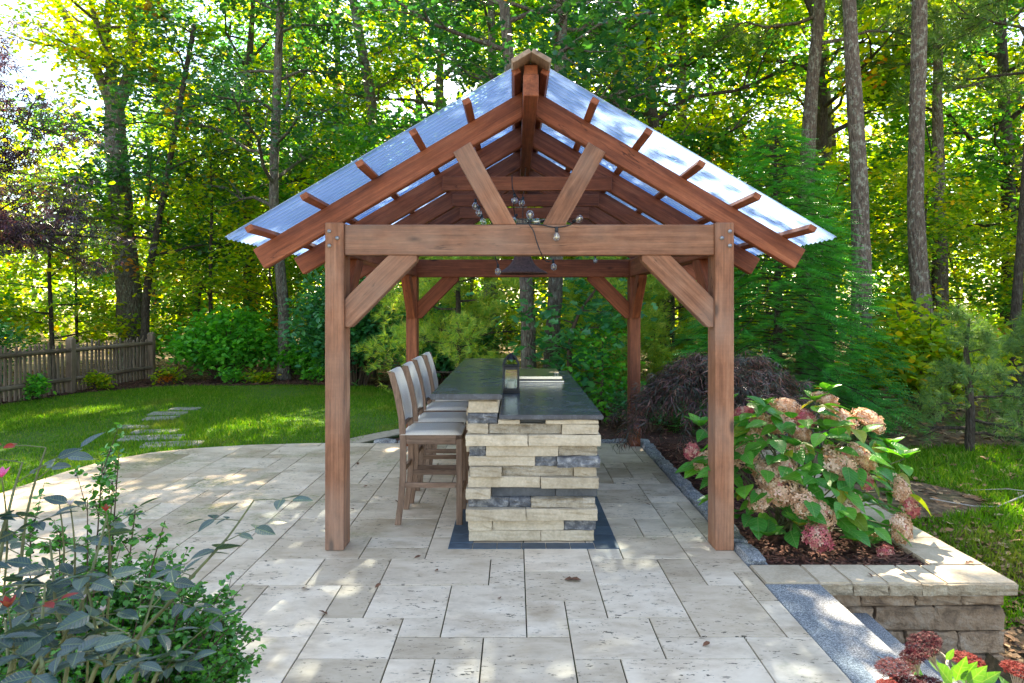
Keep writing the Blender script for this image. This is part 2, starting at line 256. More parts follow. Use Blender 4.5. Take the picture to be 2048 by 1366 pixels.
    M['sedum_bright'] = leafmat('bright_sedum_florets', [(0,(0.096,0.005,0.005)),(.6,(0.156,0.009,0.008)),(1,(0.204,0.030,0.018))], .2, .7, 1.2, .15, (1.2,.7,.6))
    M['sedum_stem'] = plain('pale_sedum_stem', (.36,.30,.24), .7)
mats()
# ------------------------------------------------------------------ helpers
VAR = {}
WM = {}                                            # world matrices of the objects placed so far
def place(o, parent=None, M=None):
    COL.objects.link(o); M = M or Matrix()
    if parent is not None: o.parent = parent; o.matrix_basis = WM[parent].inverted() @ M
    else: o.matrix_basis = M
    WM[o] = M; return o
def tag(o, label=None, cat=None, group=None, kind=None):
    for k, v in (('label', label), ('category', cat), ('group', group), ('kind', kind)):
        if v: o[k] = v
    return o
def thing(name, loc, label, cat, group=None, rz=0, sc=1):
    o = bpy.data.objects.new(name, None); o.empty_display_size = .1
    M = Matrix.Translation(loc) @ Matrix.Rotation(rz, 4, 'Z') @ Matrix.Scale(sc, 4)
    place(o, None, M); return tag(o, label, cat, group)
def mobj(name, me, mat, parent=None, M=None, kind=None):
    mt = MAT[mat] if isinstance(mat, str) else mat
    if mt is not None:
        if not me.materials: me.materials.append(mt)
        elif me.materials[0] is not mt:            # the same shape in another material
            key = (me.name, mt.name)
            if key not in VAR: VAR[key] = me.copy(); VAR[key].materials[0] = mt
            me = VAR[key]
    o = bpy.data.objects.new(name, me)
    place(o, parent, M)
    if kind: o['kind'] = kind
    return o
def copy_tree(o, M, parent=None):
    c = o.copy(); place(c, parent, M)
    for ch in [x for x in WM if x.parent is o]:
        copy_tree(ch, M @ WM[o].inverted() @ WM[ch], c)
    return c
def np_mesh(name, V, polys, smooth=False):
    """V (n,3); polys: list of (m,k) index arrays"""
    me = bpy.data.meshes.new(name); V = np.asarray(V, np.float32)
    me.vertices.add(len(V)); me.vertices.foreach_set('co', V.ravel())
    li = np.concatenate([p.ravel() for p in polys]).astype(np.int32)
    sizes = np.concatenate([np.full(len(p), p.shape[1], np.int32) for p in polys])
    me.loops.add(len(li)); me.loops.foreach_set('vertex_index', li)
    me.polygons.add(len(sizes)); st = np.concatenate([[0], np.cumsum(sizes)[:-1]]).astype(np.int32)
    me.polygons.foreach_set('loop_start', st)
    if smooth: me.polygons.foreach_set('use_smooth', np.ones(len(sizes), bool))
    me.update(calc_edges=True); return me
def frame(origin, ax, ay):
    ax = Vector(ax).normalized(); ay = Vector(ay); ay = (ay - ax*ay.dot(ax)).normalized(); az = ax.cross(ay)
    M = Matrix((ax, ay, az)).transposed().to_4x4(); M.translation = Vector(origin); return M
def bm_mesh(name, bm, smooth=False):
    me = bpy.data.meshes.new(name); bmesh.ops.recalc_face_normals(bm, faces=bm.faces[:]); bm.to_mesh(me); bm.free()
    if smooth:
        for p in me.polygons: p.use_smooth = True
    return me
def bevel(bm, w, seg=1):
    if w: bmesh.ops.bevel(bm, geom=bm.edges[:], offset=w, segments=seg, affect='EDGES', clamp_overlap=True)
def prism_mesh(name, poly, z0, z1, bev=.004, seg=1, rough=0, cuts=0):
    bm = bmesh.new(); a = [bm.verts.new((x, y, z0)) for x, y in poly]; b = [bm.verts.new((x, y, z1)) for x, y in poly]
    n = len(poly); bm.faces.new(a[::-1]); bm.faces.new(b)
    for i in range(n): bm.faces.new((a[i], a[(i+1) % n], b[(i+1) % n], b[i]))
    if cuts: bmesh.ops.subdivide_edges(bm, edges=bm.edges[:], cuts=cuts, use_grid_fill=True)
    if rough:
        for v in bm.verts: v.co += Vector((rnd.uniform(-1,1), rnd.uniform(-1,1), rnd.uniform(-1,1)))*rough
    bevel(bm, bev, seg) if not cuts else None
    return bm_mesh(name, bm)
def box_mesh(name, sx, sy, sz, bev=.004, seg=1, rough=0, cuts=0):
    return prism_mesh(name, [(-sx/2,-sy/2),(sx/2,-sy/2),(sx/2,sy/2),(-sx/2,sy/2)], -sz/2, sz/2, bev, seg, rough, cuts)
def box(name, lo, hi, mat, parent=None, bev=.004, along=0, **kw):
    """axis aligned box whose local X runs along world axis `along`"""
    lo, hi = Vector(lo), Vector(hi); c = (lo+hi)/2; d = hi-lo
    fr = [((1,0,0),(0,1,0)), ((0,1,0),(0,0,1)), ((0,0,1),(1,0,0))][along]
    ix = [(0,1,2),(1,2,0),(2,0,1)][along]
    return mobj(name, box_mesh(name, d[ix[0]], d[ix[1]], d[ix[2]], bev, **kw), mat, parent, frame(c, *fr))
def prism(name, pts, th, origin, ax, ay, mat, parent, bev=.004):
    """pts: world points in one plane (ax, ay through origin); th: thickness to both sides"""
    M = frame(origin, ax, ay); Mi = M.inverted(); poly = [tuple((Mi @ Vector(p))[:2]) for p in pts]
    ar = sum(poly[i][0]*poly[(i+1)%len(poly)][1]-poly[(i+1)%len(poly)][0]*poly[i][1] for i in range(len(poly)))
    if ar < 0: poly = poly[::-1]
    return mobj(name, prism_mesh(name, poly, -th/2, th/2, bev), mat, parent, M)
def tube_arrays(paths, sides=6):
    """paths: list of (pts (n,3), radii (n)) -> V, quads"""
    Vs, Qs, off = [], [], 0
    for P, R in paths:
        P = np.asarray(P, float); R = np.asarray(R, float); n = len(P)
        T = np.gradient(P, axis=0); T /= np.linalg.norm(T, axis=1)[:, None]+1e-9
        ref = np.array([0,0,1.0]) if abs(T[:,2]).mean() < .8 else np.array([1.0,0,0])
        A = np.cross(T, ref); A /= np.linalg.norm(A, axis=1)[:, None]+1e-9; B = np.cross(T, A)
        an = np.arange(sides)*2*np.pi/sides
        V = P[:,None,:] + R[:,None,None]*(np.cos(an)[None,:,None]*A[:,None,:] + np.sin(an)[None,:,None]*B[:,None,:])
        Vs.append(V.reshape(-1,3)); i = np.arange(n-1)[:,None]*sides; j = np.arange(sides)[None,:]; k = (j+1) % sides
        Qs.append((np.stack([i+j, i+k, i+sides+k, i+sides+j], -1).reshape(-1,4))+off); off += n*sides
    return np.concatenate(Vs), np.concatenate(Qs)
def tube_mesh(name, paths, sides=6, smooth=True):
    V, Q = tube_arrays(paths, sides); return np_mesh(name, V, [Q], smooth)
def smoothpath(pts, n=12):
    P = np.asarray(pts, float); t = np.linspace(0, len(P)-1, n); out = []
    for u in t:
        i = min(int(u), len(P)-2); f = u-i; p0 = P[max(i-1,0)]; p1 = P[i]; p2 = P[i+1]; p3 = P[min(i+2, len(P)-1)]
        out.append(.5*((2*p1)+(-p0+p2)*f+(2*p0-5*p1+4*p2-p3)*f*f+(-p0+3*p1-3*p2+p3)*f**3))
    return np.array(out)
def lathe_mesh(name, prof, seg=28, smooth=True):
    V = np.array([(r*math.cos(2*math.pi*k/seg), r*math.sin(2*math.pi*k/seg), z) for r, z in prof for k in range(seg)])
    i = np.arange(len(prof)-1)[:,None]*seg; j = np.arange(seg)[None,:]; k = (j+1) % seg
    return np_mesh(name, V, [np.stack([i+j, i+k, i+seg+k, i+seg+j], -1).reshape(-1,4)], smooth)

# leaf outlines: (verts, faces), length 1 along +x, folded on the midrib
LEAF = {
 'oval': ([(0,0,0),(.3,.24,.06),(.7,.2,.04),(1,0,-.08),(.7,-.2,.04),(.3,-.24,.06)], [(0,1,2,3),(0,3,4,5)]),
 'wide': ([(0,0,0),(.22,.33,.07),(.6,.33,.05),(1,0,-.12),(.6,-.33,.05),(.22,-.33,.07)], [(0,1,2,3),(0,3,4,5)]),
 'oak': ([(0,0,0),(.32,.34,.05),(.42,.12,.03),(.72,.30,.0),(1,0,-.1),(.72,-.30,.0),(.42,-.12,.03),(.32,-.34,.05)], [(0,1,2,4),(2,3,4),(0,4,6,7),(6,4,5)]),
 'star': ([(0,0,0),(.30,.10,0),(.28,.55,-.05),(.52,.12,.02),(1,0,-.15),(.52,-.12,.02),(.28,-.55,-.05),(.30,-.10,0)], [(1,2,3),(0,1,3,4),(0,4,5,7),(5,6,7)]),
}
def needle_shape(n, w, seed=0, up=.25, flat=False):
    r = np.random.default_rng(seed); V, Fc = [], []
    for k in range(n):
        a = r.uniform(0, 2*np.pi); sp = r.uniform(.25, 1.0); d = np.array([r.uniform(.35, 1.0), sp*.75*np.cos(a), sp*(.2 if flat else .75)*np.sin(a)])
        d /= np.linalg.norm(d); d *= r.uniform(.7, 1.0); q = np.cross(d, r.normal(size=3)); q = q/np.linalg.norm(q)*w
        b = len(V); V += [tuple(q), tuple(-q), tuple(d)]; Fc.append((b, b+1, b+2))
    return V, Fc
def frond_shape(n, w=.05):
    V, Fc = [(0,.012,0),(0,-.012,0),(1,0,-.16)], [(0,1,2)]
    for k in range(n):
        x = .06+.9*k/n; L = .34*(1-.75*k/n)*(.55+.45*min(1,k/2)); dz = -.16*x*x
        for s in (1,-1):
            b = len(V); V += [(x, 0, dz), (x+w*1.5, s*.01, dz), (x+L*.62, s*L, dz-.07*L*3)]; Fc.append((b, b+1, b+2) if s > 0 else (b+1, b, b+2))
    return V, Fc
def palm_shape(n=7, w=.055, droop=.35):
    V, Fc = [], []
    for k in range(n):
        a = math.radians(-110+220*k/(n-1)); L = 1-.45*abs(k/(n-1)-.5)*2; b = len(V)
        d = (math.cos(a)*L, math.sin(a)*L, -droop*L); p = (-math.sin(a)*w, math.cos(a)*w)
        m = (d[0]*.5, d[1]*.5, d[2]*.2)
        V += [(0,0,0),(m[0]+p[0], m[1]+p[1], m[2]),(m[0]-p[0], m[1]-p[1], m[2]), d]; Fc += [(b, b+2, b+3, b+1)]
    return V, Fc
LEAF['tuft'] = needle_shape(12, .035, 1); LEAF['tuft2'] = needle_shape(16, .022, 2); LEAF['frond'] = frond_shape(8); LEAF['palm'] = palm_shape(); LEAF['lace'] = palm_shape(6, .048, .6)
def leaf_arrays(shape, C, size, up=.6, droop=.2, outdir=None, rng=RNG):
    """one leaf of an outline at each centre; up: bias of the face towards the sky; outdir: preferred pointing direction (n,3)"""
    v, f = LEAF[shape]; v = np.array(v); n = len(C)
    N = rng.normal(size=(n,3)); N /= np.linalg.norm(N, axis=1)[:,None]; N[:,2] = np.abs(N[:,2]); N = N*(1-up)+np.array([0,0,1.0])*up
    D = rng.normal(size=(n,3)); D[:,2] -= droop
    if outdir is not None: D = D*.45+outdir
    D -= N*(D*N).sum(1)[:,None]/((N*N).sum(1)[:,None]); D /= np.linalg.norm(D, axis=1)[:,None]+1e-9
    N /= np.linalg.norm(N, axis=1)[:,None]; S = np.cross(N, D)
    s = np.broadcast_to(np.asarray(size, float), (n,))[:,None,None]
    V = C[:,None,:] + s*(v[None,:,0:1]*D[:,None,:]+v[None,:,1:2]*S[:,None,:]+v[None,:,2:3]*N[:,None,:])
    polys = []
    for k in sorted({len(x) for x in f}):
        fk = np.array([x for x in f if len(x) == k]); polys.append((fk[None]+(np.arange(n)*len(v))[:,None,None]).reshape(-1,k))
    return V.reshape(-1,3), polys
def leaf_mesh(name, shape, C, size, **kw):
    V, P = leaf_arrays(shape, np.asarray(C, float), size, **kw); return np_mesh(name, V, P)
# ------------------------------------------------------------------ setting: ground, lawn, beds
LEAF['chip'] = ([(0,-.13,0),(1,-.09,.02),(1,.1,.06),(0,.12,.05)], [(0,1,2,3)])
LEAF['blade'] = ([(0,-.09,0),(0,.09,0),(1,0,.12)], [(0,1,2)])
def sstep(t): t = np.clip(t, 0, 1); return t*t*(3-2*t)
def ground_h(x, y):
    x = np.asarray(x, float); y = np.asarray(y, float)
    slope = -.10-.46*sstep((6.9-y)/2.4)+.05*np.sin(x*1.3+y*.7)*sstep((x-3.4)/1.0)
    right = sstep((x-2.92)/.2)
    h = -.075*(1-right)+slope*right
    pit = sstep((x-1.62)/.2)*(1-right)*(1-sstep((y-4.5)/.15))*sstep((y-2.3)/.1)
    h = h*(1-pit)-.62*pit
    far = sstep((y-18)/25); return h+far*(.5*np.sin(x*.11)+.25*np.sin(x*.23+1.0))*.8
def ground_mesh():
    xs = np.unique(np.concatenate([np.linspace(-90,-14,20), np.linspace(-14,1.5,24), np.linspace(1.55,3.4,26), np.linspace(3.5,14,30), np.linspace(15,90,20)]))
    ys = np.unique(np.concatenate([np.linspace(-30,2,12), np.linspace(2.2,4.4,10), np.linspace(4.45,4.8,8), np.linspace(4.9,9,24), np.linspace(9.3,30,36), np.linspace(32,160,30)]))
    X, Y = np.meshgrid(xs, ys); V = np.stack([X, Y, ground_h(X, Y)], -1).reshape(-1,3); nx = len(xs)
    i = (np.arange(len(ys)-1)[:,None]*nx+np.arange(nx-1)[None,:]).ravel()
    return np_mesh('ground', V, [np.stack([i, i+1, i+nx+1, i+nx], -1)], True)
mobj('ground', ground_mesh(), 'ground', kind='structure')

def inpoly(P, poly):
    x, y = P[:,0], P[:,1]; ins = np.zeros(len(P), bool); n = len(poly)
    for k in range(n):
        x1, y1 = poly[k]; x2, y2 = poly[(k+1) % n]
        c = ((y1 > y) != (y2 > y)) & (x < (x2-x1)*(y-y1)/(y2-y1+1e-12)+x1); ins ^= c
    return ins
def sheet(name, poly, z, mat, kind='structure', th=.02):
    return mobj(name, prism_mesh(name, poly, z-th, z, 0), mat, kind=kind)
def scatter(poly, n, keep=None):
    p = np.array(poly); lo, hi = p.min(0), p.max(0); P = RNG.uniform(lo, hi, (int(n*2.2), 2)); P = P[inpoly(P, poly)]
    if keep is not None: P = P[keep(P)]
    return P[:n]
PATIO = [(1.57,2.4),(1.57,8.95),(-2.6,8.97),(-3.4,8.85),(-4.0,8.64),(-4.37,8.39),(-4.62,8.0),(-4.76,7.5),(-4.82,6.75),(-4.85,6.0),(-4.85,2.4)]
LAWN = [(-9.6,2.4),(-9.4,12.0),(-8.95,14.4),(-7.6,15.5),(-5.4,15.9),(-3.2,15.4),(-2.0,14.2),(-1.6,12.6),(-1.15,11.2),(-1.55,10.2),(-2.0,9.5),(-2.1,8.9),(-4.2,8.3),(-4.7,6.0),(-4.7,2.4)]
sheet('lawn', LAWN, -.036, 'turf')
BEDR = [(1.70,4.74),(2.90,4.74),(2.90,9.1),(1.70,9.1)]
BEDB = [(-1.75,9.12),(4.2,9.12),(4.6,12.5),(-1.0,12.5),(-1.05,11.2),(-1.3,10.2)]
BEDF = [(-10.1,11.0),(-9.42,12.0),(-8.97,14.4),(-7.62,15.5),(-5.4,15.92),(-3.2,15.42),(-2.0,14.22),(-1.6,12.62),(-.6,14.5),(-2.5,16.6),(-5.4,17.2),(-8.0,17.2),(-9.6,17.6)]
sheet('mulch_bed', BEDR, -.03, 'mulch'); sheet('mulch_bed', BEDB, -.034, 'mulch'); sheet('mulch_bed', BEDF, -.03, 'mulch')
def stuff(name, mesh, mat, label, cat, ):
    o = mobj(name, mesh, mat, kind='stuff'); return tag(o, label, cat)
def chips(poly, n, z, s0, s1, label, name='bark_mulch', shape='chip', mat='chips', cat='mulch', up=.75):
    P = scatter(poly, n); C = np.column_stack([P, z+RNG.uniform(0,.02,len(P))]); stuff(name, leaf_mesh(name, shape, C, RNG.uniform(s0, s1, len(P)), up=up), mat, label, cat)
chips(BEDR, 9000, -.03, .025, .075, 'shredded red bark mulch under the hydrangea')
chips(BEDB, 5000, -.034, .03, .08, 'shredded bark mulch behind the bar island')
chips(BEDF, 9000, -.03, .05, .12, 'shredded bark mulch edging the lawn below the picket fence')
# grass
def pnoise(P, s, seed):
    r = np.random.default_rng(seed); v = np.zeros(len(P))
    for k in range(7):
        a = r.uniform(0, 2*np.pi); f = s*r.uniform(.6, 2.2); v += np.sin(P[:,0]*f*np.cos(a)+P[:,1]*f*np.sin(a)+r.uniform(0,6.3))
    return v/7**.5
P = scatter(LAWN, 170000, lambda P: ~inpoly(P, [(x*1.0, y) for x, y in PATIO]))
hgt = RNG.uniform(.035, .075, len(P))*(1+.25*pnoise(P, 2.0, 3))
V, Q = leaf_arrays('blade', np.column_stack([P, np.full(len(P), -.036)]), hgt, up=.1, droop=0, outdir=np.tile([0,0,1.1], (len(P),1)))
stuff('lawn_grass', np_mesh('lawn_grass', V, Q), 'grass', 'short mown grass of the lawn behind the patio', 'grass')
GR = [(3.3,4.9),(6.2,5.3),(8.5,7.0),(8.0,8.8),(4.6,9.0),(3.25,8.4)]
P = scatter(GR, 42000, lambda P: pnoise(P, 1.6, 8) > -.55)
V, Q = leaf_arrays('blade', np.column_stack([P, ground_h(P[:,0], P[:,1])]), RNG.uniform(.05,.11,len(P)), up=.1, droop=0, outdir=np.tile([0,0,.9], (len(P),1)))
stuff('rough_grass', np_mesh('rough_grass', V, Q), 'grass', 'patchy rough grass on the slope beyond the seat wall', 'grass')
# leaf litter on the woodland floor
LIT = [(3.22,2.5),(9,2.5),(16,8),(16,24),(-14,24),(-14,16.5),(-8,16.2),(-3.0,15.8),(-.9,12.6),(3.0,9.2),(3.25,8.5)]
P = scatter(LIT, 26000); 
stuff('leaf_litter', leaf_mesh('leaf_litter', 'oak', np.column_stack([P, ground_h(P[:,0], P[:,1])+.005+RNG.uniform(0,.03,len(P))]), RNG.uniform(.06,.13,len(P)), up=.7), 'litter', 'dry brown fallen leaves covering the woodland floor', 'leaf litter')
P = scatter([(3.2,3.0),(5.5,3.0),(6.5,6.0),(3.2,6.4)], 5000); 
stuff('leaf_litter', leaf_mesh('leaf_litter', 'oak', np.column_stack([P, ground_h(P[:,0], P[:,1])+.004+RNG.uniform(0,.02,len(P))]), RNG.uniform(.04,.09,len(P)), up=.7), 'litter', 'loose leaves and bark on the bank beside the seat wall', 'leaf litter')

# ------------------------------------------------------------------ patio of single tiles
def clip_convex(poly, clip):
    out = list(poly); n = len(clip)
    ar = sum(clip[i][0]*clip[(i+1)%n][1]-clip[(i+1)%n][0]*clip[i][1] for i in range(n)); sg = 1 if ar > 0 else -1
    for i in range(n):
        a, b = clip[i], clip[(i+1) % n]; inp, out = out, []
        if not inp: return []
        side = lambda p: sg*((b[0]-a[0])*(p[1]-a[1])-(b[1]-a[1])*(p[0]-a[0]))
        for j in range(len(inp)):
            p, q = inp[j], inp[(j+1) % len(inp)]; sp, sq = side(p), side(q)
            if sp >= 0: out.append(p)
            if (sp >= 0) != (sq >= 0):
                t = sp/(sp-sq); out.append((p[0]+(q[0]-p[0])*t, p[1]+(q[1]-p[1])*t))
    return out
patio = mobj('patio', prism_mesh('patio', PATIO, -.06, -.010, 0), 'joint', kind='structure')
U, OX, OY = .23, .063, 4.398
SEED = [(-2,-3,2,3),(-4,-2,2,2),(-3,-3,1,1),(-5,-4,2,2),(-3,-4,2,1),(-1,-5,2,2),(0,-3,1,2),(1,-2,1,1),(0,-1,2,2),(1,-4,2,2),(2,-2,2,2),(3,-3,1,1),(4,-3,2,3),(3,-4,2,1),(2,-6,3,2),(1,-6,1,2)]
used, tiles = set(), []
def claim(t): 
    i, j, w, h = t; c = {(i+a, j+b) for a in range(w) for b in range(h)}
    if c & used: return False
    used.update(c); tiles.append(t); return True
for t in SEED: claim(t)
prev = (0,0)
for j in range(-9, 21):
    for i in range(-22, 8):
        if (i, j) in used: continue
        opts = [(3,2),(2,2),(3,2),(2,2),(2,1),(1,2),(3,2),(2,3)]; rnd.shuffle(opts)
        for o in opts+[(1,1)]:
            if o == prev and o != (1,1) and rnd.random() < .7: continue
            if claim((i, j, *o)): prev = o; break
        else: claim((i, j, 1, 1))
for i, j, w, h in tiles:
    gp = .0036; x0, y0 = OX+i*U+gp, OY+j*U+gp; x1, y1 = OX+(i+w)*U-gp, OY+(j+h)*U-gp
    p = clip_convex([(x0,y0),(x1,y0),(x1,y1),(x0,y1)], PATIO)
    if len(p) < 3: continue
    a = abs(sum(p[k][0]*p[(k+1)%len(p)][1]-p[(k+1)%len(p)][0]*p[k][1] for k in range(len(p))))/2
    if a < .004: continue
    cx, cyy = sum(q[0] for q in p)/len(p), sum(q[1] for q in p)/len(p)
    cl = [p[0]]
    for q in p[1:]:
        if math.hypot(q[0]-cl[-1][0], q[1]-cl[-1][1]) > .012: cl.append(q)
    if len(cl) < 3: continue
    M = Matrix.Translation((cx, cyy, rnd.uniform(-.0012,.0012))) @ Matrix.Rotation(rnd.gauss(0,.0012), 4, 'X') @ Matrix.Rotation(rnd.gauss(0,.0012), 4, 'Y')
    mobj('tile', prism_mesh('tile', [(x-cx, y-cyy) for x, y in cl], -.028, 0, .0022), 'travertine', patio, M)
# curved paving strip leading off behind the stools
path = mobj('path', prism_mesh('path', [(-2.55,8.99),(-1.95,8.99),(-1.62,9.5),(-1.25,10.05),(-.6,10.55),(-.75,10.85),(-1.5,10.35),(-1.95,9.8),(-2.3,9.3)], -.06, -.014, 0), 'joint', kind='structure')
cen = smoothpath([(-2.2,8.98),(-1.95,9.4),(-1.5,10.0),(-.7,10.7)], 8)
for k in range(7):
    a, b = cen[k], cen[k+1]; d = (b-a)/np.linalg.norm(b-a); nn = np.array([-d[1], d[0]])*.16; a2, b2 = a+d*.004, b-d*.004; c = (a+b)/2
    mobj('paving_stone', prism_mesh('paving_stone', [tuple(q-c) for q in (a2-nn, b2-nn, b2+nn, a2+nn)], -.03, 0, .004), 'concrete', path, Matrix.Translation((c[0], c[1], -.004)))
# dark paver band round the island
band = thing('paver_border', (.135, 5.05, 0), 'blue grey paver band laid round the foot of the bar island', 'paving')
bx0, bx1, by0, by1, bw = -.487, .758, 5.05, 8.95, .125
def paver(x0, x1, y0, y1):
    box('paver', (x0+.002, y0+.002, -.02), (x1-.002, y1-.002, .005+rnd.uniform(-.001,.001)), 'paver', band, .0025)
xx = np.linspace(bx0, bx1, 8)
for k in range(7): paver(xx[k], xx[k+1], by0, by0+bw); paver(xx[k], xx[k+1], by1-bw, by1)
yy = np.linspace(by0+bw, by1-bw, 20)
for k in range(19): paver(bx0, bx0+.18, yy[k], yy[k+1]); paver(bx1-.18, bx1, yy[k], yy[k+1])
# granite kerbs
def cobble(name, lo, hi, parent, rough=.007):
    lo, hi = Vector(lo), Vector(hi); d = hi-lo; bm = bmesh.new(); bmesh.ops.create_cube(bm, size=1)
    for v in bm.verts: v.co = Vector((v.co.x*d.x, v.co.y*d.y, v.co.z*d.z))
    bmesh.ops.bevel(bm, geom=bm.edges[:], offset=.018, segments=1, affect='EDGES'); bmesh.ops.subdivide_edges(bm, edges=[e for e in bm.edges if e.calc_length() > .06], cuts=1, use_grid_fill=True)
    for v in bm.verts: v.co += Vector((rnd.gauss(0,rough), rnd.gauss(0,rough), rnd.gauss(0,rough*.8)))
    return mobj(name, bm_mesh(name, bm), 'cobble', parent, Matrix.Translation((lo+hi)/2) @ Matrix.Rotation(rnd.gauss(0,.02), 4, 'Z'))
k1 = thing('granite_kerb', (1.65, 6.8, -.05), 'rough granite cobble kerb between patio and hydrangea bed', 'kerb')
y = 4.78
while y < 8.9:
    L = rnd.uniform(.22,.34); cobble('cobble', (1.58, y, -.07), (1.715+rnd.uniform(-.01,.02), y+L-.012, .03+rnd.uniform(-.006,.012)), k1); y += L
k2 = thing('granite_kerb', (0, 9.03, -.05), 'rough granite cobble kerb along the back of the patio behind the stools', 'kerb')
x = -1.82
while x < 1.5:
    L = rnd.uniform(.2,.34); cobble('cobble', (x, 8.965, -.07), (x+L-.012, 9.09, .03+rnd.uniform(-.006,.012)), k2); x += L
# granite steps
st = thing('granite_steps', (2.0, 3.4, -.6), 'grey speckled granite steps going down beside the seat wall', 'steps')
for (x0, x1, top) in ((1.576,1.93,-.004),(1.88,2.25,-.205),(2.20,2.58,-.40)):
    box('step', (x0, 2.46, top-.19), (x1, 4.425 if top > -.1 else 4.47, top), 'granite', st, .006)
low = thing('lower_paving', (3.0, 3.4, -.6), 'dark blue grey paving slabs at the foot of the granite steps', 'paving')
for k in range(3):
    for q in range(4):
        x0, y0 = 2.585+k*.42, 2.5+q*.49; box('slab', (x0, y0, -.62), (x0+.414, y0+.484, -.552+rnd.uniform(-.002,.002)), 'paver', low, .004)
# seat wall: blocks and caps
wl = thing('seat_wall', (2.6, 4.6, -.6), 'low tan block seat wall with stone caps round the hydrangea bed', 'wall')
box('wall_core', (1.60, 4.53, -.62), (3.08, 4.70, -.09), 'core', wl, 0); box('wall_core', (2.9, 4.70, -.40), (3.08, 8.6, -.09), 'core', wl, 0)
def block(x0, x1, y0, y1, z0, z1, mat='wall_block', name='wall_block', r=.006, bev=.012):
    lo, hi = Vector((x0,y0,z0)), Vector((x1,y1,z1)); d = hi-lo; bm = bmesh.new(); bmesh.ops.create_cube(bm, size=1)
    for v in bm.verts: v.co = Vector((v.co.x*d.x, v.co.y*d.y, v.co.z*d.z))
    bmesh.ops.bevel(bm, geom=bm.edges[:], offset=bev, segments=1, affect='EDGES')
    bmesh.ops.subdivide_edges(bm, edges=[e for e in bm.edges if e.calc_length() > .05], cuts=2, use_grid_fill=True)
    for v in bm.verts: v.co += Vector((rnd.gauss(0,r), rnd.gauss(0,r), rnd.gauss(0,r*.4)))
    return mobj(name, bm_mesh(name, bm), mat, wl, Matrix.Translation((lo+hi)/2))
rows = [(-.62,-.48,[1.62,2.0,2.33,2.56,2.83,3.135]), (-.478,-.33,[1.62,2.05,2.28,2.50,2.84,3.135]), (-.328,-.172,[1.62,1.93,2.30,2.69,3.135]), (-.170,-.083,[1.62,1.96,2.21,2.56,2.86,3.135])]
for z0, z1, xs in rows:
    for a, b in zip(xs, xs[1:]): block(a+.002, b-.002, 4.478+rnd.uniform(-.006,.006), 4.62, z0+.002, z1-.002)
    ys = [4.64]
    while ys[-1] < 8.4: ys.append(ys[-1]+rnd.uniform(.24,.46))
    for a, b in zip(ys, ys[1:]):
        if z1 > float(ground_h(3.3, a))-.05: block(3.0, 3.135+rnd.uniform(-.006,.006), a+.002, b-.002, z0+.002, z1-.002)
def cap(x0, x1, y0, y1, front=True):
    o = box('wall_cap', (x0+.0018, y0+.0018, -.078), (x1-.0018, y1-.0018, rnd.uniform(-.001,.002)), 'cap_stone', wl, .007, seg=2)
    return o
cx = [1.585,1.93,2.135,2.36,2.57,2.735]
for a, b in zip(cx, cx[1:]): cap(a, b, 4.432, 4.748)
cap(2.735, 3.185, 4.432, 4.748)
for a, b in zip(cx[1:]+[2.735], cx[2:]+[2.735, 3.175]):      # split front faces of the caps
    if b > a: block(a+.002, b-.002, 4.416, 4.436, -.076, -.006, 'cap_face', 'cap_face', .004, .004)
y = 4.75
while y < 8.5:
    L = rnd.choice([.22,.34,.40]); cap(2.82, 3.185, y, y+L); block(3.18, 3.198, y+.002, y+L-.002, -.076, -.006, 'cap_face', 'cap_face', .003, .004); y += L
# planting beds on the near side (their plants reach into the picture)
sheet('planting_bed', [(1.62,1.2),(3.3,1.2),(3.3,2.44),(1.62,2.44)], -.005, 'soil', th=.6)
sheet('planting_bed', [(-3.4,.9),(-.95,.9),(-.85,2.2),(-1.2,2.75),(-3.4,2.95)], .03, 'soil', th=.09)
# stepping slabs in the lawn
for k, (x, y, w, d, r) in enumerate([(-4.42,9.02,.72,.28,.16),(-4.90,9.45,.80,.30,.18),(-5.10,9.92,.60,.26,.16),(-5.6,10.3,.4,.24,.1),(-5.62,11.1,.5,.28,.12),(-5.75,11.6,.58,.28,.1),(-5.72,12.15,.5,.28,.1)]):
    o = mobj('stepping_stone', box_mesh('stepping_stone', w, d, .07, .012, rough=.008), 'slab', None, Matrix.Translation((x, y, -.046)) @ Matrix.Rotation(r, 4, 'Z'))
    lab = 'pale flat stepping slab set in the lawn' 
    tag(o, ['pale stepping slab in the lawn right beside the patio edge','wide pale stepping slab in the lawn, second from the patio edge'][k] if k < 2 else 'small worn stepping slab sunk in the middle of the lawn', 'stepping stone', 'stepping slabs crossing the lawn')
# picket fence
fa, fb = Vector((-8.98,17.25,-.05)), Vector((-9.5,11.4,-.05)); fd = (fb-fa).normalized(); fl = (fb-fa).length; fn = Vector((fd.y,-fd.x,0))
if fn.x < 0: fn = -fn
fence = thing('picket_fence', fa, 'weathered grey brown wooden picket fence at the edge of the lawn', 'fence')
for s in (0, 2.76, 5.6):
    p = fa+fd*s; mobj('fence_post', prism_mesh('fence_post', [(0,-.07),(1.12,-.07),(1.17,0),(1.12,.07),(0,.07)], -.07, .07, .01), 'fence_wood', fence, frame(p+fn*.02, (0,0,1), fd))
for s0, s1 in ((.07,2.69),(2.83,5.53)):
    for z in (.30,.90):
        a = fa+fd*s0; L = s1-s0; V, Q = tube_arrays([(np.array([(0,0,0),(L*.33,.006,.004),(L*.66,-.004,.008),(L,0,0)]), np.array([.045,.05,.047,.042]))], 8)
        mobj('rail', np_mesh('rail', V, [Q], True), 'fence_wood', fence, frame(a+Vector((0,0,z))+fn*.055, fd, (0,0,1)))
pk = []
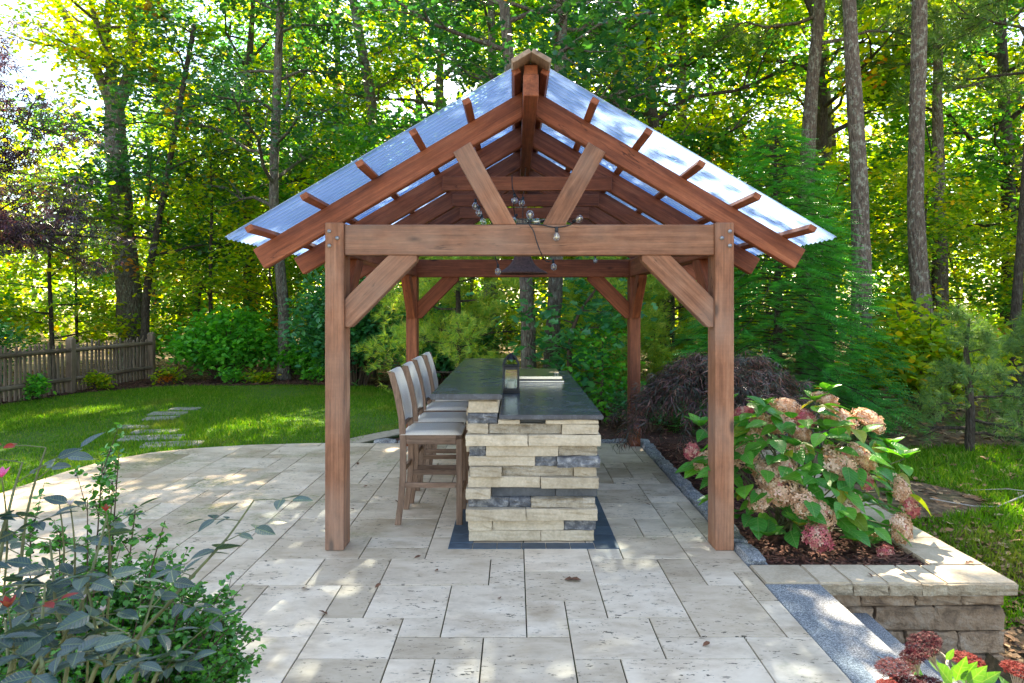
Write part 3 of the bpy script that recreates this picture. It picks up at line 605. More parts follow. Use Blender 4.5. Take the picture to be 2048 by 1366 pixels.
for v in range(4):
    h = [.98,1.03,1.06,1.0][v]; pk.append(prism_mesh('picket', [(0,-.034),(h-.06,-.034+.004*v),(h,.002*v),(h-.05,.034),(0,.034)], -.014, .014, .006))
s = .13
while s < 5.5:
    if abs(s-2.76) > .09: mobj('picket', pk[rnd.randrange(4)], 'fence_wood', fence, frame(fa+fd*s+Vector((0,0,.03+rnd.uniform(-.02,.03)))-fn*.012, Vector((rnd.gauss(0,.012), rnd.gauss(0,.015), 1)), fd))
    s += .122+rnd.uniform(-.008,.008)
# ------------------------------------------------------------------ pavilion
CX = .104                                          # centre line of the pavilion
pv = thing('timber_pavilion', (CX, 6.9, 0), 'open reddish brown timber pavilion with clear corrugated gable roof', 'pavilion')
PX0, PX1, PW, PD, YF, YB = -1.362, 1.57, .134, .20, 5.015, 8.75
HB0, HB1 = 2.12, 2.34
for x0 in (PX0, PX1-PW):
    for yf, mt in ((YF, 'timber_worn'), (YB, 'timber')):
        p = box('post', (x0, yf, 0), (x0+PW, yf+PD, HB1+.012), mt, pv, .006, along=2)
        if yf == YF:
            for dx, z in ((-.035 if x0 < 0 else .035, 2.288), (.0+ (.022 if x0 < 0 else -.022), 2.24), (-.035 if x0 < 0 else .035, 2.185)):
                V, Q = tube_arrays([(np.array([(0,0,0),(0,-.012,0),(0,-.014,0)]), np.array([.014,.0135,.0005]))], 10)
                mobj('bolt', np_mesh('bolt', V, [Q]), 'bolt', p, Matrix.Translation((x0+PW/2+dx, yf+.001, z)))
box('beam', (PX0+PW, YF+.022, HB0), (PX1-PW, YF+.16, HB1), 'timber_worn', pv, .006)
box('beam', (PX0+PW, YB+.03, HB0), (PX1-PW, YB+.17, HB1), 'timber', pv, .006)
for x0 in (PX0+.004, PX1-PW+.004):
    box('side_beam', (x0, YF+PD, HB0+.005), (x0+PW-.008, YB, HB1-.004), 'timber', pv, .005, along=1)
def brace(corner, hd, mat, th=.105):
    """knee brace from a post up to a beam; corner: where post face and beam underside meet, hd: horizontal direction"""
    c, h = Vector(corner), Vector(hd); u = Vector((0,0,1)); a, b = .52, .315
    pts = [c-u*a, c-u*b, c+h*b, c+h*a, c+h*a-u*.04, c-u*a+h*.045]
    prism('brace', pts, th, c, (h+u), u-h, mat, pv, .005)
for sx, xi in ((1, PX0+PW), (-1, PX1-PW)):
    brace((xi, YF+.085, HB0), (sx,0,0), 'timber_worn', .11); brace((xi, YB+.10, HB0), (sx,0,0), 'timber', .10)
    xc = xi-sx*PW/2
    brace((xc, YF+PD, HB0+.005), (0,1,0), 'timber', .10); brace((xc, YB, HB0+.005), (0,-1,0), 'timber', .10)
SL = .587; ca = 1/math.hypot(1, SL); RT = 3.335    # slope, cos, rafter top at the centre line
RY = [5.10+.935*k for k in range(5)]
rtop = lambda xr: RT-SL*xr
for k, y in enumerate(RY):
    for s in (-1, 1):
        d = Vector((s*ca, 0, -SL*ca)); n = Vector((s*SL*ca, 0, ca)); dep = .157
        A = Vector((CX+s*.05, y, rtop(.05))); B = Vector((CX+s*2.0, y, rtop(2.0)))
        pts = [A, B, B-n*dep, Vector((CX+s*.05, y, rtop(.05)-dep/ca))]
        prism('rafter', pts, .08, (A+B)/2, d, n, 'timber', pv, .005)
    if 0 < k < 4:
        zt = 2.855; xr = (RT-dep/ca-2.80)/SL+.12
        yy0 = y-.062; box('collar_tie', (CX-xr, yy0-.02, 2.737), (CX+xr, yy0+.02, zt), 'timber', pv, .004)
box('ridge_beam', (CX-.05, 4.556, 3.12), (CX+.05, 9.25, 3.265), 'timber', pv, .005, along=1)
# struts of the front gable
for s in (-1, 1):
    a0 = at(983 if s < 0 else 1100, 448, YF+.08); 
    zb = HB1+.001
    xi, xo = (.094, .262)                           # foot on the beam, inner and outer edge (from the centre line)
    dirv = Vector((s*.445, 0, .80)).normalized()
    def hit(x0):                                   # walk up along the strut to the rafter underside (+ a little)
        z = zb; t = 0
        for q in range(400):
            p = Vector((CX+s*x0, 0, zb))+dirv*t
            if p.z >= rtop(abs(p.x-CX))-.157/ca+.03: return p
            t += .003
        return p
    p = [Vector((CX+s*xi,0,zb)), hit(xi), hit(xo), Vector((CX+s*xo,0,zb))]
    yq = YF+.075
    for q in p: q.y = yq
    # the strut face stands just proud of the rafter face
    prism('strut', p, .10, p[0], dirv, Vector((s*dirv.z,0,-s*dirv.x)), 'timber_worn', pv, .004)
# purlins, corrugated sheets, ridge cap
PT, PWD = .040, .052
for s in (-1, 1):
    d = Vector((s*ca, 0, -SL*ca)); n = Vector((s*SL*ca, 0, ca))
    for xr in (.085,.414,.766,1.12,1.487,1.85):
        c = Vector((CX+s*xr, 6.93, rtop(xr)))+n*(PT/2+.0005)
        mobj('purlin', box_mesh('purlin', 4.62+rnd.uniform(-.03,.03), PWD, PT, .003), 'timber', pv, frame(c, (0,1,0), d))
    L = 2.0/ca; nsh = 6; W = 4.66/nsh; y0 = 4.64
    for q in range(nsh):
        a, b = y0+q*W-(.05 if q else 0), y0+(q+1)*W; ny = int((b-a)/.074*10)+1; ys = np.linspace(a, b, ny); ts = np.linspace(.07/ca, L, 4)
        lift = PT+.012+(.0015 if q % 2 else 0); wv = .013*np.sin(2*np.pi*(ys-y0)/.074)
        base = np.array((CX, 0, RT)); V = np.array([base+np.array(d)*t+np.array(n)*(lift+wz)+np.array((0,yv,0)) for t in ts for yv, wz in zip(ys, wv)])
        o0 = Vector((CX+s*1.0, (a+b)/2, rtop(1.0))); V -= np.array(o0)
        i = (np.arange(len(ts)-1)[:,None]*ny+np.arange(ny-1)[None,:]).ravel()
        mobj('roof_sheet', np_mesh('roof_sheet', V, [np.stack([i,i+1,i+ny+1,i+ny],-1)], True), 'poly', pv, Matrix.Translation(o0))
    c = Vector((CX, 6.9, RT+.042))+d*.068+n*.012
    mobj('ridge_cap', box_mesh('ridge_cap', 4.86, .136, .03, .003), 'ridge_cap', pv, frame(c+n*(.001 if s > 0 else 0), (0,1,0), d))
box('ridge_blocking', (CX-.045, 4.62, 3.266), (CX+.045, 9.2, 3.345), 'timber', pv, .003, along=1)

# ------------------------------------------------------------------ bar island
IX0, IX1, IY0, IY1 = -.346, .592, 5.213, 8.62
isl = thing('bar_island', (.12, 6.9, 0), 'stacked stone bar island with dark raised counter under the pavilion', 'bar island')
box('core', (IX0+.05, IY0+.06, 0), (IX1-.05, IY1-.06, .915), 'core', isl, 0); box('riser_core', (IX0+.05, IY0+.06, .915), (-.15, IY1-.06, 1.06), 'core', isl, 0)
zr = lambda v: CH-(560+v/2.44-613)/268.6
xr_ = lambda u: (760+u/2.44-1030)/268.6
T, R_, D, V_ = 'stone_tan', 'stone_rough', 'stone_dark', 'stone_vein'
FR = [(565,590,[(430,575,R_)]), (590,648,[(430,577,T)]), (648,699,[(427,574,V_)]),
 (678,700,[(576,683,T),(683,808,D),(808,1065,T)]), (700,750,[(427,530,T),(533,886,R_),(886,1065,T)]), (750,805,[(420,722,T),(722,1075,T)]),
 (805,858,[(435,517,V_),(517,870,T),(870,1062,R_)]), (858,908,[(432,757,T),(757,862,V_),(862,1072,V_)]), (908,958,[(440,595,T),(595,945,R_),(945,1058,T)]),
 (958,1012,[(430,783,T),(783,1066,T)]), (1012,1062,[(420,542,T),(542,858,D),(858,1064,D)]), (1062,1110,[(430,630,V_),(630,736,V_),(736,1050,R_)]),
 (1110,1168,[(420,712,T),(712,1060,T)]), (1168,1220,[(430,548,T),(548,897,T),(897,1054,V_)]), (1220,1276,[(433,785,T),(785,1045,T)])]
def ledge(lo, hi, mat, parent):
    lo, hi = Vector(lo), Vector(hi); d = hi-lo; bm = bmesh.new(); bmesh.ops.create_cube(bm, size=1)
    for v in bm.verts: v.co = Vector((v.co.x*d.x, v.co.y*d.y, v.co.z*d.z))
    bmesh.ops.bevel(bm, geom=bm.edges[:], offset=.004, segments=1, affect='EDGES')
    if lo.y < IY0+.02:
        bmesh.ops.subdivide_edges(bm, edges=[e for e in bm.edges if e.calc_length() > .03], cuts=3, use_grid_fill=True); k = 1 if mat in (R_, V_) else .4
        for v in bm.verts: v.co += Vector((rnd.gauss(0,.0014), rnd.gauss(0,.006)*k, rnd.gauss(0,.0016)))
    return mobj('stone', bm_mesh('stone', bm), mat, parent, Matrix.Translation((lo+hi)/2))
for v0, v1, ss in FR:
    for u0, u1, mt in ss:
        out = rnd.choice([-.01,.0,.008]) if u0 > 424 and mt in (R_, V_) else rnd.choice([.008,.022,.04]); 
        if u0 <= 422 or u1 >= 1070: out = .055
        if mt is D: out = -.03
        ledge((xr_(u0)+.0015, IY0-out, max(.006, zr(v1))+.001), (xr_(u1)-.0015, IY0+.12, zr(v0)-.001), mt, isl)
levels = [(max(.006, zr(v1)), zr(v0)) for v0, v1, _ in FR[3:]]
for side in ('right', 'left', 'back'):
    for z0, z1 in levels+([(.915,.975),(.976,1.055)] if side != 'right' else []):
        if side == 'back': a, b = IX0+.02, (IX1-.02 if z0 < .9 else -.14)
        else: a, b = IY0+.13, IY1-.02
        if z0 < .2 and side == 'left' and False: continue
        while a < b-.05:
            L = min(rnd.uniform(.3,.85), b-a); L = b-a if b-a-L < .15 else L; mt = rnd.choices([T,R_,V_,D],[.6,.2,.12,.08])[0]; o_ = rnd.choice([0,.012,.024])
            if side == 'right': ledge((IX1-.09, a+.0015, z0+.001), (IX1-.012+o_, a+L-.0015, z1-.001), T if mt in (R_,V_) else mt, isl)
            elif side == 'left': ledge((IX0-o_, a+.0015, z0+.001), (IX0+.09, a+L-.0015, z1-.001), T if mt in (R_,V_) else mt, isl)
            else: ledge((a+.0015, IY1-.1, z0+.001), (a+L-.0015, IY1+o_, z1-.001), mt, isl)
            a += L
box('lower_countertop', (-.118, 5.14, .918), (.652, 8.68, .953), 'counter', isl, .008, seg=2)
box('raised_countertop', (-.628, 5.15, 1.062), (-.096, 8.74, 1.104), 'counter', isl, .009, seg=2)
box('riser_panel', (-.149, 5.23, .955), (-.125, 8.6, 1.061), 'stone_tan', isl, .002)
# steel grill lid on the lower counter
gr = thing('grill_lid', (.27, 7.8, .953), 'shallow stainless steel drop-in lid at the end of the lower counter', 'grill')
box('base_flange', (.03, 7.34, .954), (.515, 8.36, .972), 'steel', gr, .003); box('gap_collar', (.05, 7.40, .972), (.49, 8.30, .985), 'black_metal', gr, 0); box('lid', (.035, 7.375, .985), (.497, 8.33, 1.012), 'steel', gr, .005, seg=2)
V, Q = tube_arrays([(smoothpath([(.43,7.5,1.012),(.43,7.5,1.035),(.46,7.5,1.035),(.46,7.5,1.012)], 10), np.full(10,.005))], 8); mobj('handle', np_mesh('handle', V, [Q], True), 'steel', gr)
# lantern
lx, ly, lz = -.037, 6.5, .953
ln = thing('lantern', (lx, ly, lz), 'small black metal lantern with glass panes on the lower counter', 'lantern')
hw = .068
box('base', (lx-.083, ly-.083, lz+.001), (lx+.083, ly+.083, lz+.018), 'black_metal', ln, .003)
for sx in (-1,1):
    for sy in (-1,1): box('corner_post', (lx+sx*hw-.010, ly+sy*hw-.010, lz+.018), (lx+sx*hw+.010, ly+sy*hw+.010, lz+.245), 'black_metal', ln, .002)
for z in (.019,.215):
    for sy in (-1,1): box('frame_rail', (lx-hw+.0105, ly+sy*hw-.007, lz+z), (lx+hw-.0105, ly+sy*hw+.007, lz+z+.026), 'black_metal', ln, .002)
    for sx in (-1,1): box('frame_rail', (lx+sx*hw-.007, ly-hw+.0105, lz+z), (lx+sx*hw+.007, ly+hw-.0105, lz+z+.026), 'black_metal', ln, .002)
for sy in (-1,1): box('pane', (lx-hw+.011, ly+sy*hw-.001, lz+.046), (lx+hw-.011, ly+sy*hw+.001, lz+.214), 'glass', ln, 0)
for sx in (-1,1): box('pane', (lx+sx*hw-.001, ly-hw+.011, lz+.046), (lx+sx*hw+.001, ly+hw-.011, lz+.214), 'glass', ln, 0)
box('top_plate', (lx-.080, ly-.080, lz+.246), (lx+.080, ly+.080, lz+.256), 'black_metal', ln, .002)
for sx in (-1,1):
    for sy in (-1,1):
        V, Q = tube_arrays([(np.array([(sx*.074,sy*.074,.256),(sx*.046,sy*.046,.318),(sx*.024,sy*.024,.345)]), np.array([.009,.008,.008]))], 6); mobj('roof_bar', np_mesh('roof_bar', V, [Q]), 'black_metal', ln, Matrix.Translation((lx,ly,lz)))
mobj('roof_cap', lathe_mesh('roof_cap', [(.062,.305),(.055,.315),(.03,.347),(.012,.362),(.001,.366)], 4, False), 'black_metal', ln, Matrix.Translation((lx,ly,lz)) @ Matrix.Rotation(math.pi/4, 4, 'Z'))
V, Q = tube_arrays([(np.array([(.022*math.cos(a), 0, .380+.022*math.sin(a)) for a in np.linspace(-1.57, 4.71, 17)]), np.full(17,.003))], 6); mobj('ring', np_mesh('ring', V, [Q], True), 'black_metal', ln, Matrix.Translation((lx,ly,lz)))
mobj('candle', lathe_mesh('candle', [(.001,.019),(.035,.019),(.035,.10),(.03,.103),(.001,.1)], 20), MAT['plain']('ivory_wax', (.66,.60,.44), .5), ln, Matrix.Translation((lx,ly,lz)))

# ------------------------------------------------------------------ bar stools
def make_stool():
    t = thing('bar_stool', (-.675, 5.83, 0), 'x', 'bar stool', 'bar stools along the island')
    B = WM[t]
    for sy in (-1,1):
        yw = sy*.215
        pr = [(-.265,0),(-.238,.20),(-.222,.42),(-.222,.68),(-.235,.86),(-.270,1.05),(-.318,1.222)]
        L_ = [(x-.024, z) for x, z in pr]; Rr = [(x+.024, z) for x, z in pr][::-1]
        pts = [B @ Vector((x, yw, z)) for x, z in L_+Rr]
        prism('rear_leg', pts, .034, B @ Vector((-.24, yw, .6)), (0,0,1), (1,0,0), 'stool_wood', t, .004)
        box('front_leg', B @ Vector((.205, yw-.02, 0)), B @ Vector((.253, yw+.02, .69)), 'stool_wood', t, .004, along=2)
        box('seat_rail', B @ Vector((-.197, yw-.016, .648)), B @ Vector((.204, yw+.016, .722)), 'stool_wood', t, .004)
        box('stretcher', B @ Vector((-.213, yw-.011, .298)), B @ Vector((.204, yw+.011, .338)), 'stool_wood', t, .003)
    box('seat_rail', B @ Vector((.214, -.194+0, .648)) , B @ Vector((.246, .194, .722)), 'stool_wood', t, .004, along=1)
    box('seat_rail', B @ Vector((-.24, -.197, .648)) , B @ Vector((-.208, .197, .722)), 'stool_wood', t, .004, along=1)
    box('footrest', B @ Vector((.212, -.194, .21)), B @ Vector((.246, .194, .255)), 'stool_wood', t, .003, along=1)
    box('stretcher', B @ Vector((-.242, -.197, .40)), B @ Vector((-.218, .197, .44)), 'stool_wood', t, .003, along=1)
    # padded seat: shallow saddle
    nx, ny = 13, 11; V = []
    for i in range(nx):
        for j in range(ny):
            u, w = -1+2*i/(nx-1), -1+2*j/(ny-1); e = (1-abs(u)**8)*(1-abs(w)**8)
            V.append((.0+u*.245+.005, w*.238, .724+.034*e**.5-.012*(1-w*w)*(1-.4*u)))
    V += [(x, y_, .7225) for x, y_, z in V]; n = nx*ny; Q = []
    for i in range(nx-1):
        for j in range(ny-1):
            a = i*ny+j; Q.append((a, a+ny, a+ny+1, a+1)); Q.append((n+a, n+a+1, n+a+ny+1, n+a+ny))
    rim = [j for j in range(ny)]+[i*ny+ny-1 for i in range(1,nx)]+[(nx-1)*ny+j for j in range(ny-2,-1,-1)]+[i*ny for i in range(nx-2,0,-1)]
    for a, b in zip(rim, rim[1:]+rim[:1]): Q.append((a, b, n+b, n+a))
    mobj('seat', np_mesh('seat', np.array(V), [np.array(Q)], True), 'fabric', t, B)
    # sling backrest between the rear legs, dished towards the back
    prof = [(-.206,.80),(-.212,.90),(-.232,1.0),(-.258,1.1),(-.290,1.195),(-.312,1.232),(-.338,1.226)]; V = []
    for lay in (0, .010):
        for x, z in prof:
            for j in range(9):
                w = -1+2*j/8; V.append((x-.030*(1-w*w)-lay, w*.196, z-.016*(1-w*w)*(z > 1.15)))
    n = len(prof)*9; Q = []
    for i in range(len(prof)-1):
        for j in range(8): a = i*9+j; Q += [(a, a+1, a+10, a+9), (n+a, n+a+9, n+a+10, n+a+1)]
    rim = list(range(9))+[i*9+8 for i in range(1,len(prof))]+[(len(prof)-1)*9+j for j in range(7,-1,-1)]+[i*9 for i in range(len(prof)-2,0,-1)]
    for a, b in zip(rim, rim[1:]+rim[:1]): Q.append((a, b, n+b, n+a))
    mobj('backrest', np_mesh('backrest', np.array(V), [np.array(Q)], True), 'fabric', t, B)
    box('back_rail', B @ Vector((-.25, -.197, .775)), B @ Vector((-.222, .197, .81)), 'stool_wood', t, .004, along=1)
    return t
st0 = make_stool()
labs = ['taupe bar stool with grey sling seat, first in the row from the front gable', 'taupe bar stool with grey sling seat, second in the row from the front gable',
        'taupe bar stool with grey sling seat, third in the row from the front gable', 'taupe bar stool with grey sling seat, last in the row by the rear posts']
for k, (y, dx, rz) in enumerate(((5.83,0,.0),(6.45,.012,.015),(7.15,.0,-.012),(7.82,.008,.02))):
    M = Matrix.Translation((-.675+dx, y, .0065 if False else 0.0)) @ Matrix.Rotation(rz, 4, 'Z')
    o = st0 if k == 0 else copy_tree(st0, M); o['label'] = labs[k]

# ------------------------------------------------------------------ pendant bell shade and string lights
px_, py_ = .075, 6.9
pl = thing('pendant_shade', (px_, py_, 2.07), 'rusty flared metal bell shade hanging in the middle of the pavilion', 'pendant lamp')
prof = [(.245,.012),(.235,.02),(.178,.048),(.125,.092),(.092,.145),(.072,.20),(.055,.27),(.04,.32),(.012,.335),(.010,.33),(.034,.315),(.050,.265),(.067,.198),(.087,.142),(.120,.088),(.173,.043),(.232,.012),(.243,.0),(.249,.002),(.245,.012)]
mobj('shade', lathe_mesh('shade', prof, 40), 'rust', pl, Matrix.Translation((px_,py_,2.07)))
V, Q = tube_arrays([(np.array([(px_,py_,2.40),(px_+.002,py_,2.75),(CX,py_,3.12)]), np.full(3,.006))], 6); mobj('chain', np_mesh('chain', V, [Q]), 'rust', pl)
sl = thing('string_lights', (.1, 6.0, 2.5), 'black cable of clear bulb string lights draped over the beam and collar ties', 'string lights')
def wire(pts, n=24): V, Q = tube_arrays([(smoothpath(pts, n), np.full(n,.0045))], 6); mobj('cable', np_mesh('cable', V, [Q], True), 'wire', sl)
bulb_me = lathe_mesh('bulb', [(.008,-.022),(.013,-.028),(.026,-.045),(.0295,-.062),(.026,-.080),(.014,-.092),(.0005,-.096)], 14)
sock_me = lathe_mesh('socket', [(.0005,.012),(.008,.010),(.0115,.004),(.0125,-.022),(.011,-.026),(.0005,-.026)], 12)
fil_me = lathe_mesh('filament', [(.0005,-.03),(.006,-.034),(.006,-.052),(.0085,-.058),(.0085,-.070),(.0005,-.078)], 8)
def bulb(p, tilt=(0,0,-1)):
    d = Vector(tilt).normalized(); M = Matrix.Translation(p) @ d.to_track_quat('-Z', 'Y').to_matrix().to_4x4()
    b = mobj('bulb', bulb_me, 'glass', sl, M); mobj('socket', sock_me, 'wire', b, M); mobj('filament', fil_me, 'brass', b, M)
yb = YF+.03; yc = RY[1]-.10
A = [at(983,447,yb+.05), at(1030,447.5,yb+.03), at(1062,448,yb+.0), at(1085,450,YF+.005), at(1113,455,YF+.004), at(1143,448,yb), at(1125,441,yb+.02), at(1092,441,yb+.05)]
wire(A, 40); wire([at(1143,448,yb), at(1147,443,yb+.04)], 4)
bulb(at(1113,457,YF-.006), (0,-.05,-1)); bulb(at(1088,441,yb+.05), (-1,-.3,-.2)); bulb(at(1147,443,yb+.03), (.55,-.8,.2)); bulb(at(1060,446,yb+.1), (0,0,1))
wire([at(1058,449,YF-.001), at(1067,462,YF-.006), at(1074,485,YF-.008), at(1083,508,YF+.005), at(1092,522,6.2), at(1104,524,6.5)], 24); bulb(at(1106,521,6.5), (.1,-.2,-1))
wire([at(1024,352,yc), at(1025,375,yc), at(1030,388,yc), at(1040,400,yc+.2), at(1046,395,yc+.3), at(1044,388,yc+.3)], 24); bulb(at(1029,389,yc), (0,-.5,-.9)); bulb(at(1046,396,yc+.3), (-.2,-.6,-.8))
wire([at(1027,400,6.3), at(1028,420,6.6), at(1032,436,6.6), at(1050,440,6.3), at(1056,446,yb+.1)], 20); bulb(at(1033,430,6.5), (-.5,-.3,-.7))
wire([at(950,398,6.2), at(951,410,6.2), at(957,416,6.2), at(958,430,6.2), at(964,438,6.2), at(970,445,6.2)], 20); bulb(at(951,400,6.2), (0,-.4,-1)); bulb(at(958,414,6.15), (0,-.5,-1)); bulb(at(963,431,6.15), (.3,-.4,-1))
wire([at(990,512,6.4), at(994,524,6.4), at(997,532,6.4)], 6); bulb(at(996,530,6.4)); wire([at(1188,505,8.6), at(1191,514,8.6)], 4); bulb(at(1190.5,512,8.6))
# ------------------------------------------------------------------ trees
def perp_basis(d):
    d = d/np.linalg.norm(d); r = np.array([0,0,1.0]) if abs(d[2]) < .9 else np.array([1.0,0,0]); a = np.cross(d, r); a /= np.linalg.norm(a); return d, a, np.cross(d, a)
def gen_tree(seed, path, radii, limbs, reach, nsub, lpc, clump, shape, lsize, up=.45, droop=.25, elev=(.1,.8), cpersub=2, hb=None, flat=.6, sides=10, taper=None, lsides=5):
    """path/radii: trunk; limbs: number; reach: limb length as f(t) with t 0..1 from crown base hb to top -> (wood mesh, leaf mesh)"""
    r = np.random.default_rng(seed); P = smoothpath(path, 16); R = np.interp(np.linspace(0,1,16), np.linspace(0,1,len(radii)), radii)
    P[1:-1,:2] += r.normal(0, .012*len(P)**.5*R.mean(), (len(P)-2,2)); R = R*(1+r.normal(0,.03,16))
    wood = [(P, R)]; C, O = [], []; top = P[-1,2]; hb = hb if hb is not None else top*.3
    for k in range(limbs):
        t = (k+r.uniform(0,.9))/limbs; h = hb+(top-hb)*t; i = int(np.clip(np.searchsorted(P[:,2], h), 1, 15)); f = (h-P[i-1,2])/(P[i,2]-P[i-1,2]+1e-9)
        s = P[i-1]*(1-f)+P[i]*f; rr = R[i-1]*(1-f)+R[i]*f; a = k*2.39996+r.uniform(-.5,.5); e = r.uniform(*elev)*(.6+.6*t); L = reach(t)*r.uniform(.7,1.15)
        d = np.array([np.cos(a)*np.cos(e), np.sin(a)*np.cos(e), np.sin(e)]); n = 5; q = np.linspace(0,1,n)[:,None]
        side = r.normal(0,.12,3); LP = s+d*L*q+side*L*q*q+np.array([0,0,-.10*L])*q*q*(1 if e < .5 else 0); LP[1:-1] += r.normal(0,.03*L,(n-2,3))
        lr = min(rr*.5, .018*L+.012); wood.append((LP, np.linspace(lr, lr*.25, n)))
        tips = [(LP[-1], d)]
        for m in range(nsub):
            u = r.uniform(.3,1.0); b = LP[0]*(1-u)+LP[-1]*u if False else np.array([np.interp(u, np.linspace(0,1,n), LP[:,c]) for c in range(3)])
            dd, x1, x2 = perp_basis(d); an = r.uniform(0,6.28); d2 = dd*.75+(x1*np.cos(an)+x2*np.sin(an)*.7)*r.uniform(.5,1.0); d2 /= np.linalg.norm(d2); L2 = L*r.uniform(.22,.42)
            e2 = b+d2*L2; md = (b+e2)/2+r.normal(0,.05*L2,3); wood.append((np.array([b, md, e2]), np.array([lr*.4, lr*.28, lr*.12])))
            for c in range(cpersub): tips.append((b+(e2-b)*(1-.45*c)+r.normal(0,.06,3), d2))
        for c, dr in tips:
            nl = int(lpc*r.uniform(.5,1.4)); C.append(c+r.normal(0,1,(nl,3))*clump*np.array([1,1,flat])*r.uniform(.7,1.25)); O.append(np.tile(dr, (nl,1)))
    C = np.concatenate(C); O = np.concatenate(O)
    C = C[(C[:,2] > .1)]; O = O[:len(C)]
    lm = leaf_mesh('crown', shape, C, r.uniform(lsize*.7, lsize*1.25, len(C)), up=up, droop=droop, outdir=O*.35, rng=r)
    V1, Q1 = tube_arrays(wood[:1], sides); V2, Q2 = tube_arrays(wood[1:], lsides)
    return np_mesh('trunk', np.concatenate([V1, V2]), [np.concatenate([Q1, Q2+len(V1)])], True), None, lm
def tree(name, label, cat, group, meshes, bark_m, leaf_m, loc, rz=0, sc=1):
    t = thing(name, loc, label, cat, group, rz, sc); M = WM[t]; a, b, c = meshes
    mobj('trunk', a, bark_m, t, M); mobj('crown', c, leaf_m, t, M, kind='stuff'); return t
gz = lambda x, y: float(ground_h(x, y))-.03
V3 = lambda *a: np.array(a, float)
def rel(pts, base): return [tuple(Vector(p)-Vector(base)) for p in pts]

# big forked oak by the fence
b0 = Vector((-10.35, 19.0, gz(-10.35,19)))
P0 = [b0, at(262,640,19), at(248,480,19), at(232,300,19), at(228,215,19)]
t1, l1, c1 = gen_tree(3, rel(P0, b0), [.40,.33,.30,.28,.25], 5, lambda t: 1.8, 5, 30, .34, 'oak', .17, hb=3.2, elev=(-.1,.25))
def forks(base, list_, seed, lpc=34):
    r = np.random.default_rng(seed); wood, C = [], []
    for pts, r0, r1 in list_:
        Pp = smoothpath(rel(pts, base), 10); wood.append((Pp, np.linspace(r0, r1, 10)))
        for k in range(9):
            u = r.uniform(.25,1); s = np.array([np.interp(u, np.linspace(0,1,10), Pp[:,c]) for c in range(3)]); a = r.uniform(0,6.28); L = r.uniform(.9,2.2)
            e = s+np.array([np.cos(a)*L, np.sin(a)*L, r.uniform(-.2,.8)]); m = (s+e)/2+r.normal(0,.15,3); wood.append((np.array([s,m,e]), np.array([.05,.03,.012])))
            for q in range(5):
                u2 = r.uniform(.35,1.05); c = s+(e-s)*u2+r.normal(0,.3,3); C.append(c+r.normal(0,1,(lpc,3))*.36*np.array([1,1,.6]))
    return wood, np.concatenate(C)
wood_, CC = forks(b0, [([at(226,222,19), at(205,165,19.1), at(165,90,19.3), at(118,10,19.6), at(80,-60,19.8)], .17,.07), ([at(230,220,19), at(222,140,18.9), at(212,70,18.7), at(225,-60,18.5)], .16,.07),
                     ([at(234,215,19), at(258,150,19), at(266,60,19.2), at(268,-60,19.5)], .19,.09), ([at(216,100,18.8), at(195,50,18.4), at(170,-40,18.2)], .10,.05)], 5)
t = tree('oak_tree', 'tall grey oak with a high forked trunk standing behind the picket fence', 'tree', None, (t1, l1, c1), 'bark_oak', 'oak', b0)
V, Q = tube_arrays(wood_, 8); mobj('fork', np_mesh('fork', V, [Q], True), 'bark_oak', t, WM[t])
mobj('upper_crown', leaf_mesh('upper_crown', 'oak', CC, RNG.uniform(.12,.2,len(CC)), up=.45), 'maple_y', t, WM[t], kind='stuff')

def straight(base, pts, r0, r1, top):
    """trunk path from the ground through measured points, continued to height top"""
    P = [Vector(base)]+[Vector(p) for p in pts]; d = (P[-1]-P[-2]).normalized(); k = (top-P[-1].z)/max(d.z,.3); P.append(P[-1]+d*k); n = len(P)
    return rel(P, base), list(np.linspace(r0, r1, n))
def placed(name, label, group, px, Y, dia, top, seed, kind, cb, leaf='oak', bk='bark_oak', **kw):
    p0 = at(px[0][0], px[0][1], Y); base = Vector((p0.x, Y, gz(p0.x, Y)))
    pts = [at(x, y, Y) for x, y in px]; path, rad = straight(base, pts, dia*.62, dia*.3, top)
    rad[0] *= 1.15
    a = dict(limbs=16, reach=lambda t: 2.5-1.2*t, nsub=5, lpc=30, clump=.36, shape='oak', lsize=.15, hb=cb)
    if kind == 'pine': a = dict(limbs=17, reach=lambda t: 2.3-1.5*t, nsub=6, lpc=11, clump=.22, shape='tuft', lsize=.26, hb=cb, elev=(-.15,.35), up=.3, droop=-.4, flat=.45)
    a.update(kw); m = gen_tree(seed, path, rad, **a)
    return tree(name, label, 'tree', group, m, bk, leaf, base)
placed('oak_tree', 'slim grey oak trunk rising behind the lantern and leaning left', None, [(1057,700),(1052,560),(1015,90)], 11.6, .245, 12, 21, 'oak', 4.5, 'oak_teal', lsize=.15, limbs=20, reach=lambda t: 3.0-1.5*t)
placed('oak_tree', 'slim grey oak trunk with a low curving limb behind the grill lid', None, [(1103,700),(1110,560),(1122,60)], 12.0, .27, 12.5, 22, 'oak', 4.9, 'oak_teal', lsize=.14)
placed('oak_tree', 'grey oak trunk above the right roof slope behind the ridge', None, [(1232,500),(1238,250),(1242,80)], 16, .30, 13, 23, 'oak', 5.5, 'maple_y')
placed('oak_tree', 'thin pale trunk at the back edge of the lawn by the shrubs', None, [(568,730),(566,600),(548,400),(556,150)], 17.0, .27, 12, 24, 'oak', 3.6, 'oak_teal', limbs=20, reach=lambda t: 3.0-1.4*t)
placed('oak_tree', 'dark thin crooked tree growing beside the big oak', None, [(288,690),(296,560),(318,440)], 18.0, .20, 9, 25, 'oak', 3.0, 'oak_teal', 'bark_dark', limbs=13)
placed('oak_tree', 'grey trunk showing through the leaves above the left roof slope', None, [(735,420),(745,230),(712,30)], 21.0, .34, 14, 26, 'oak', 4.5)
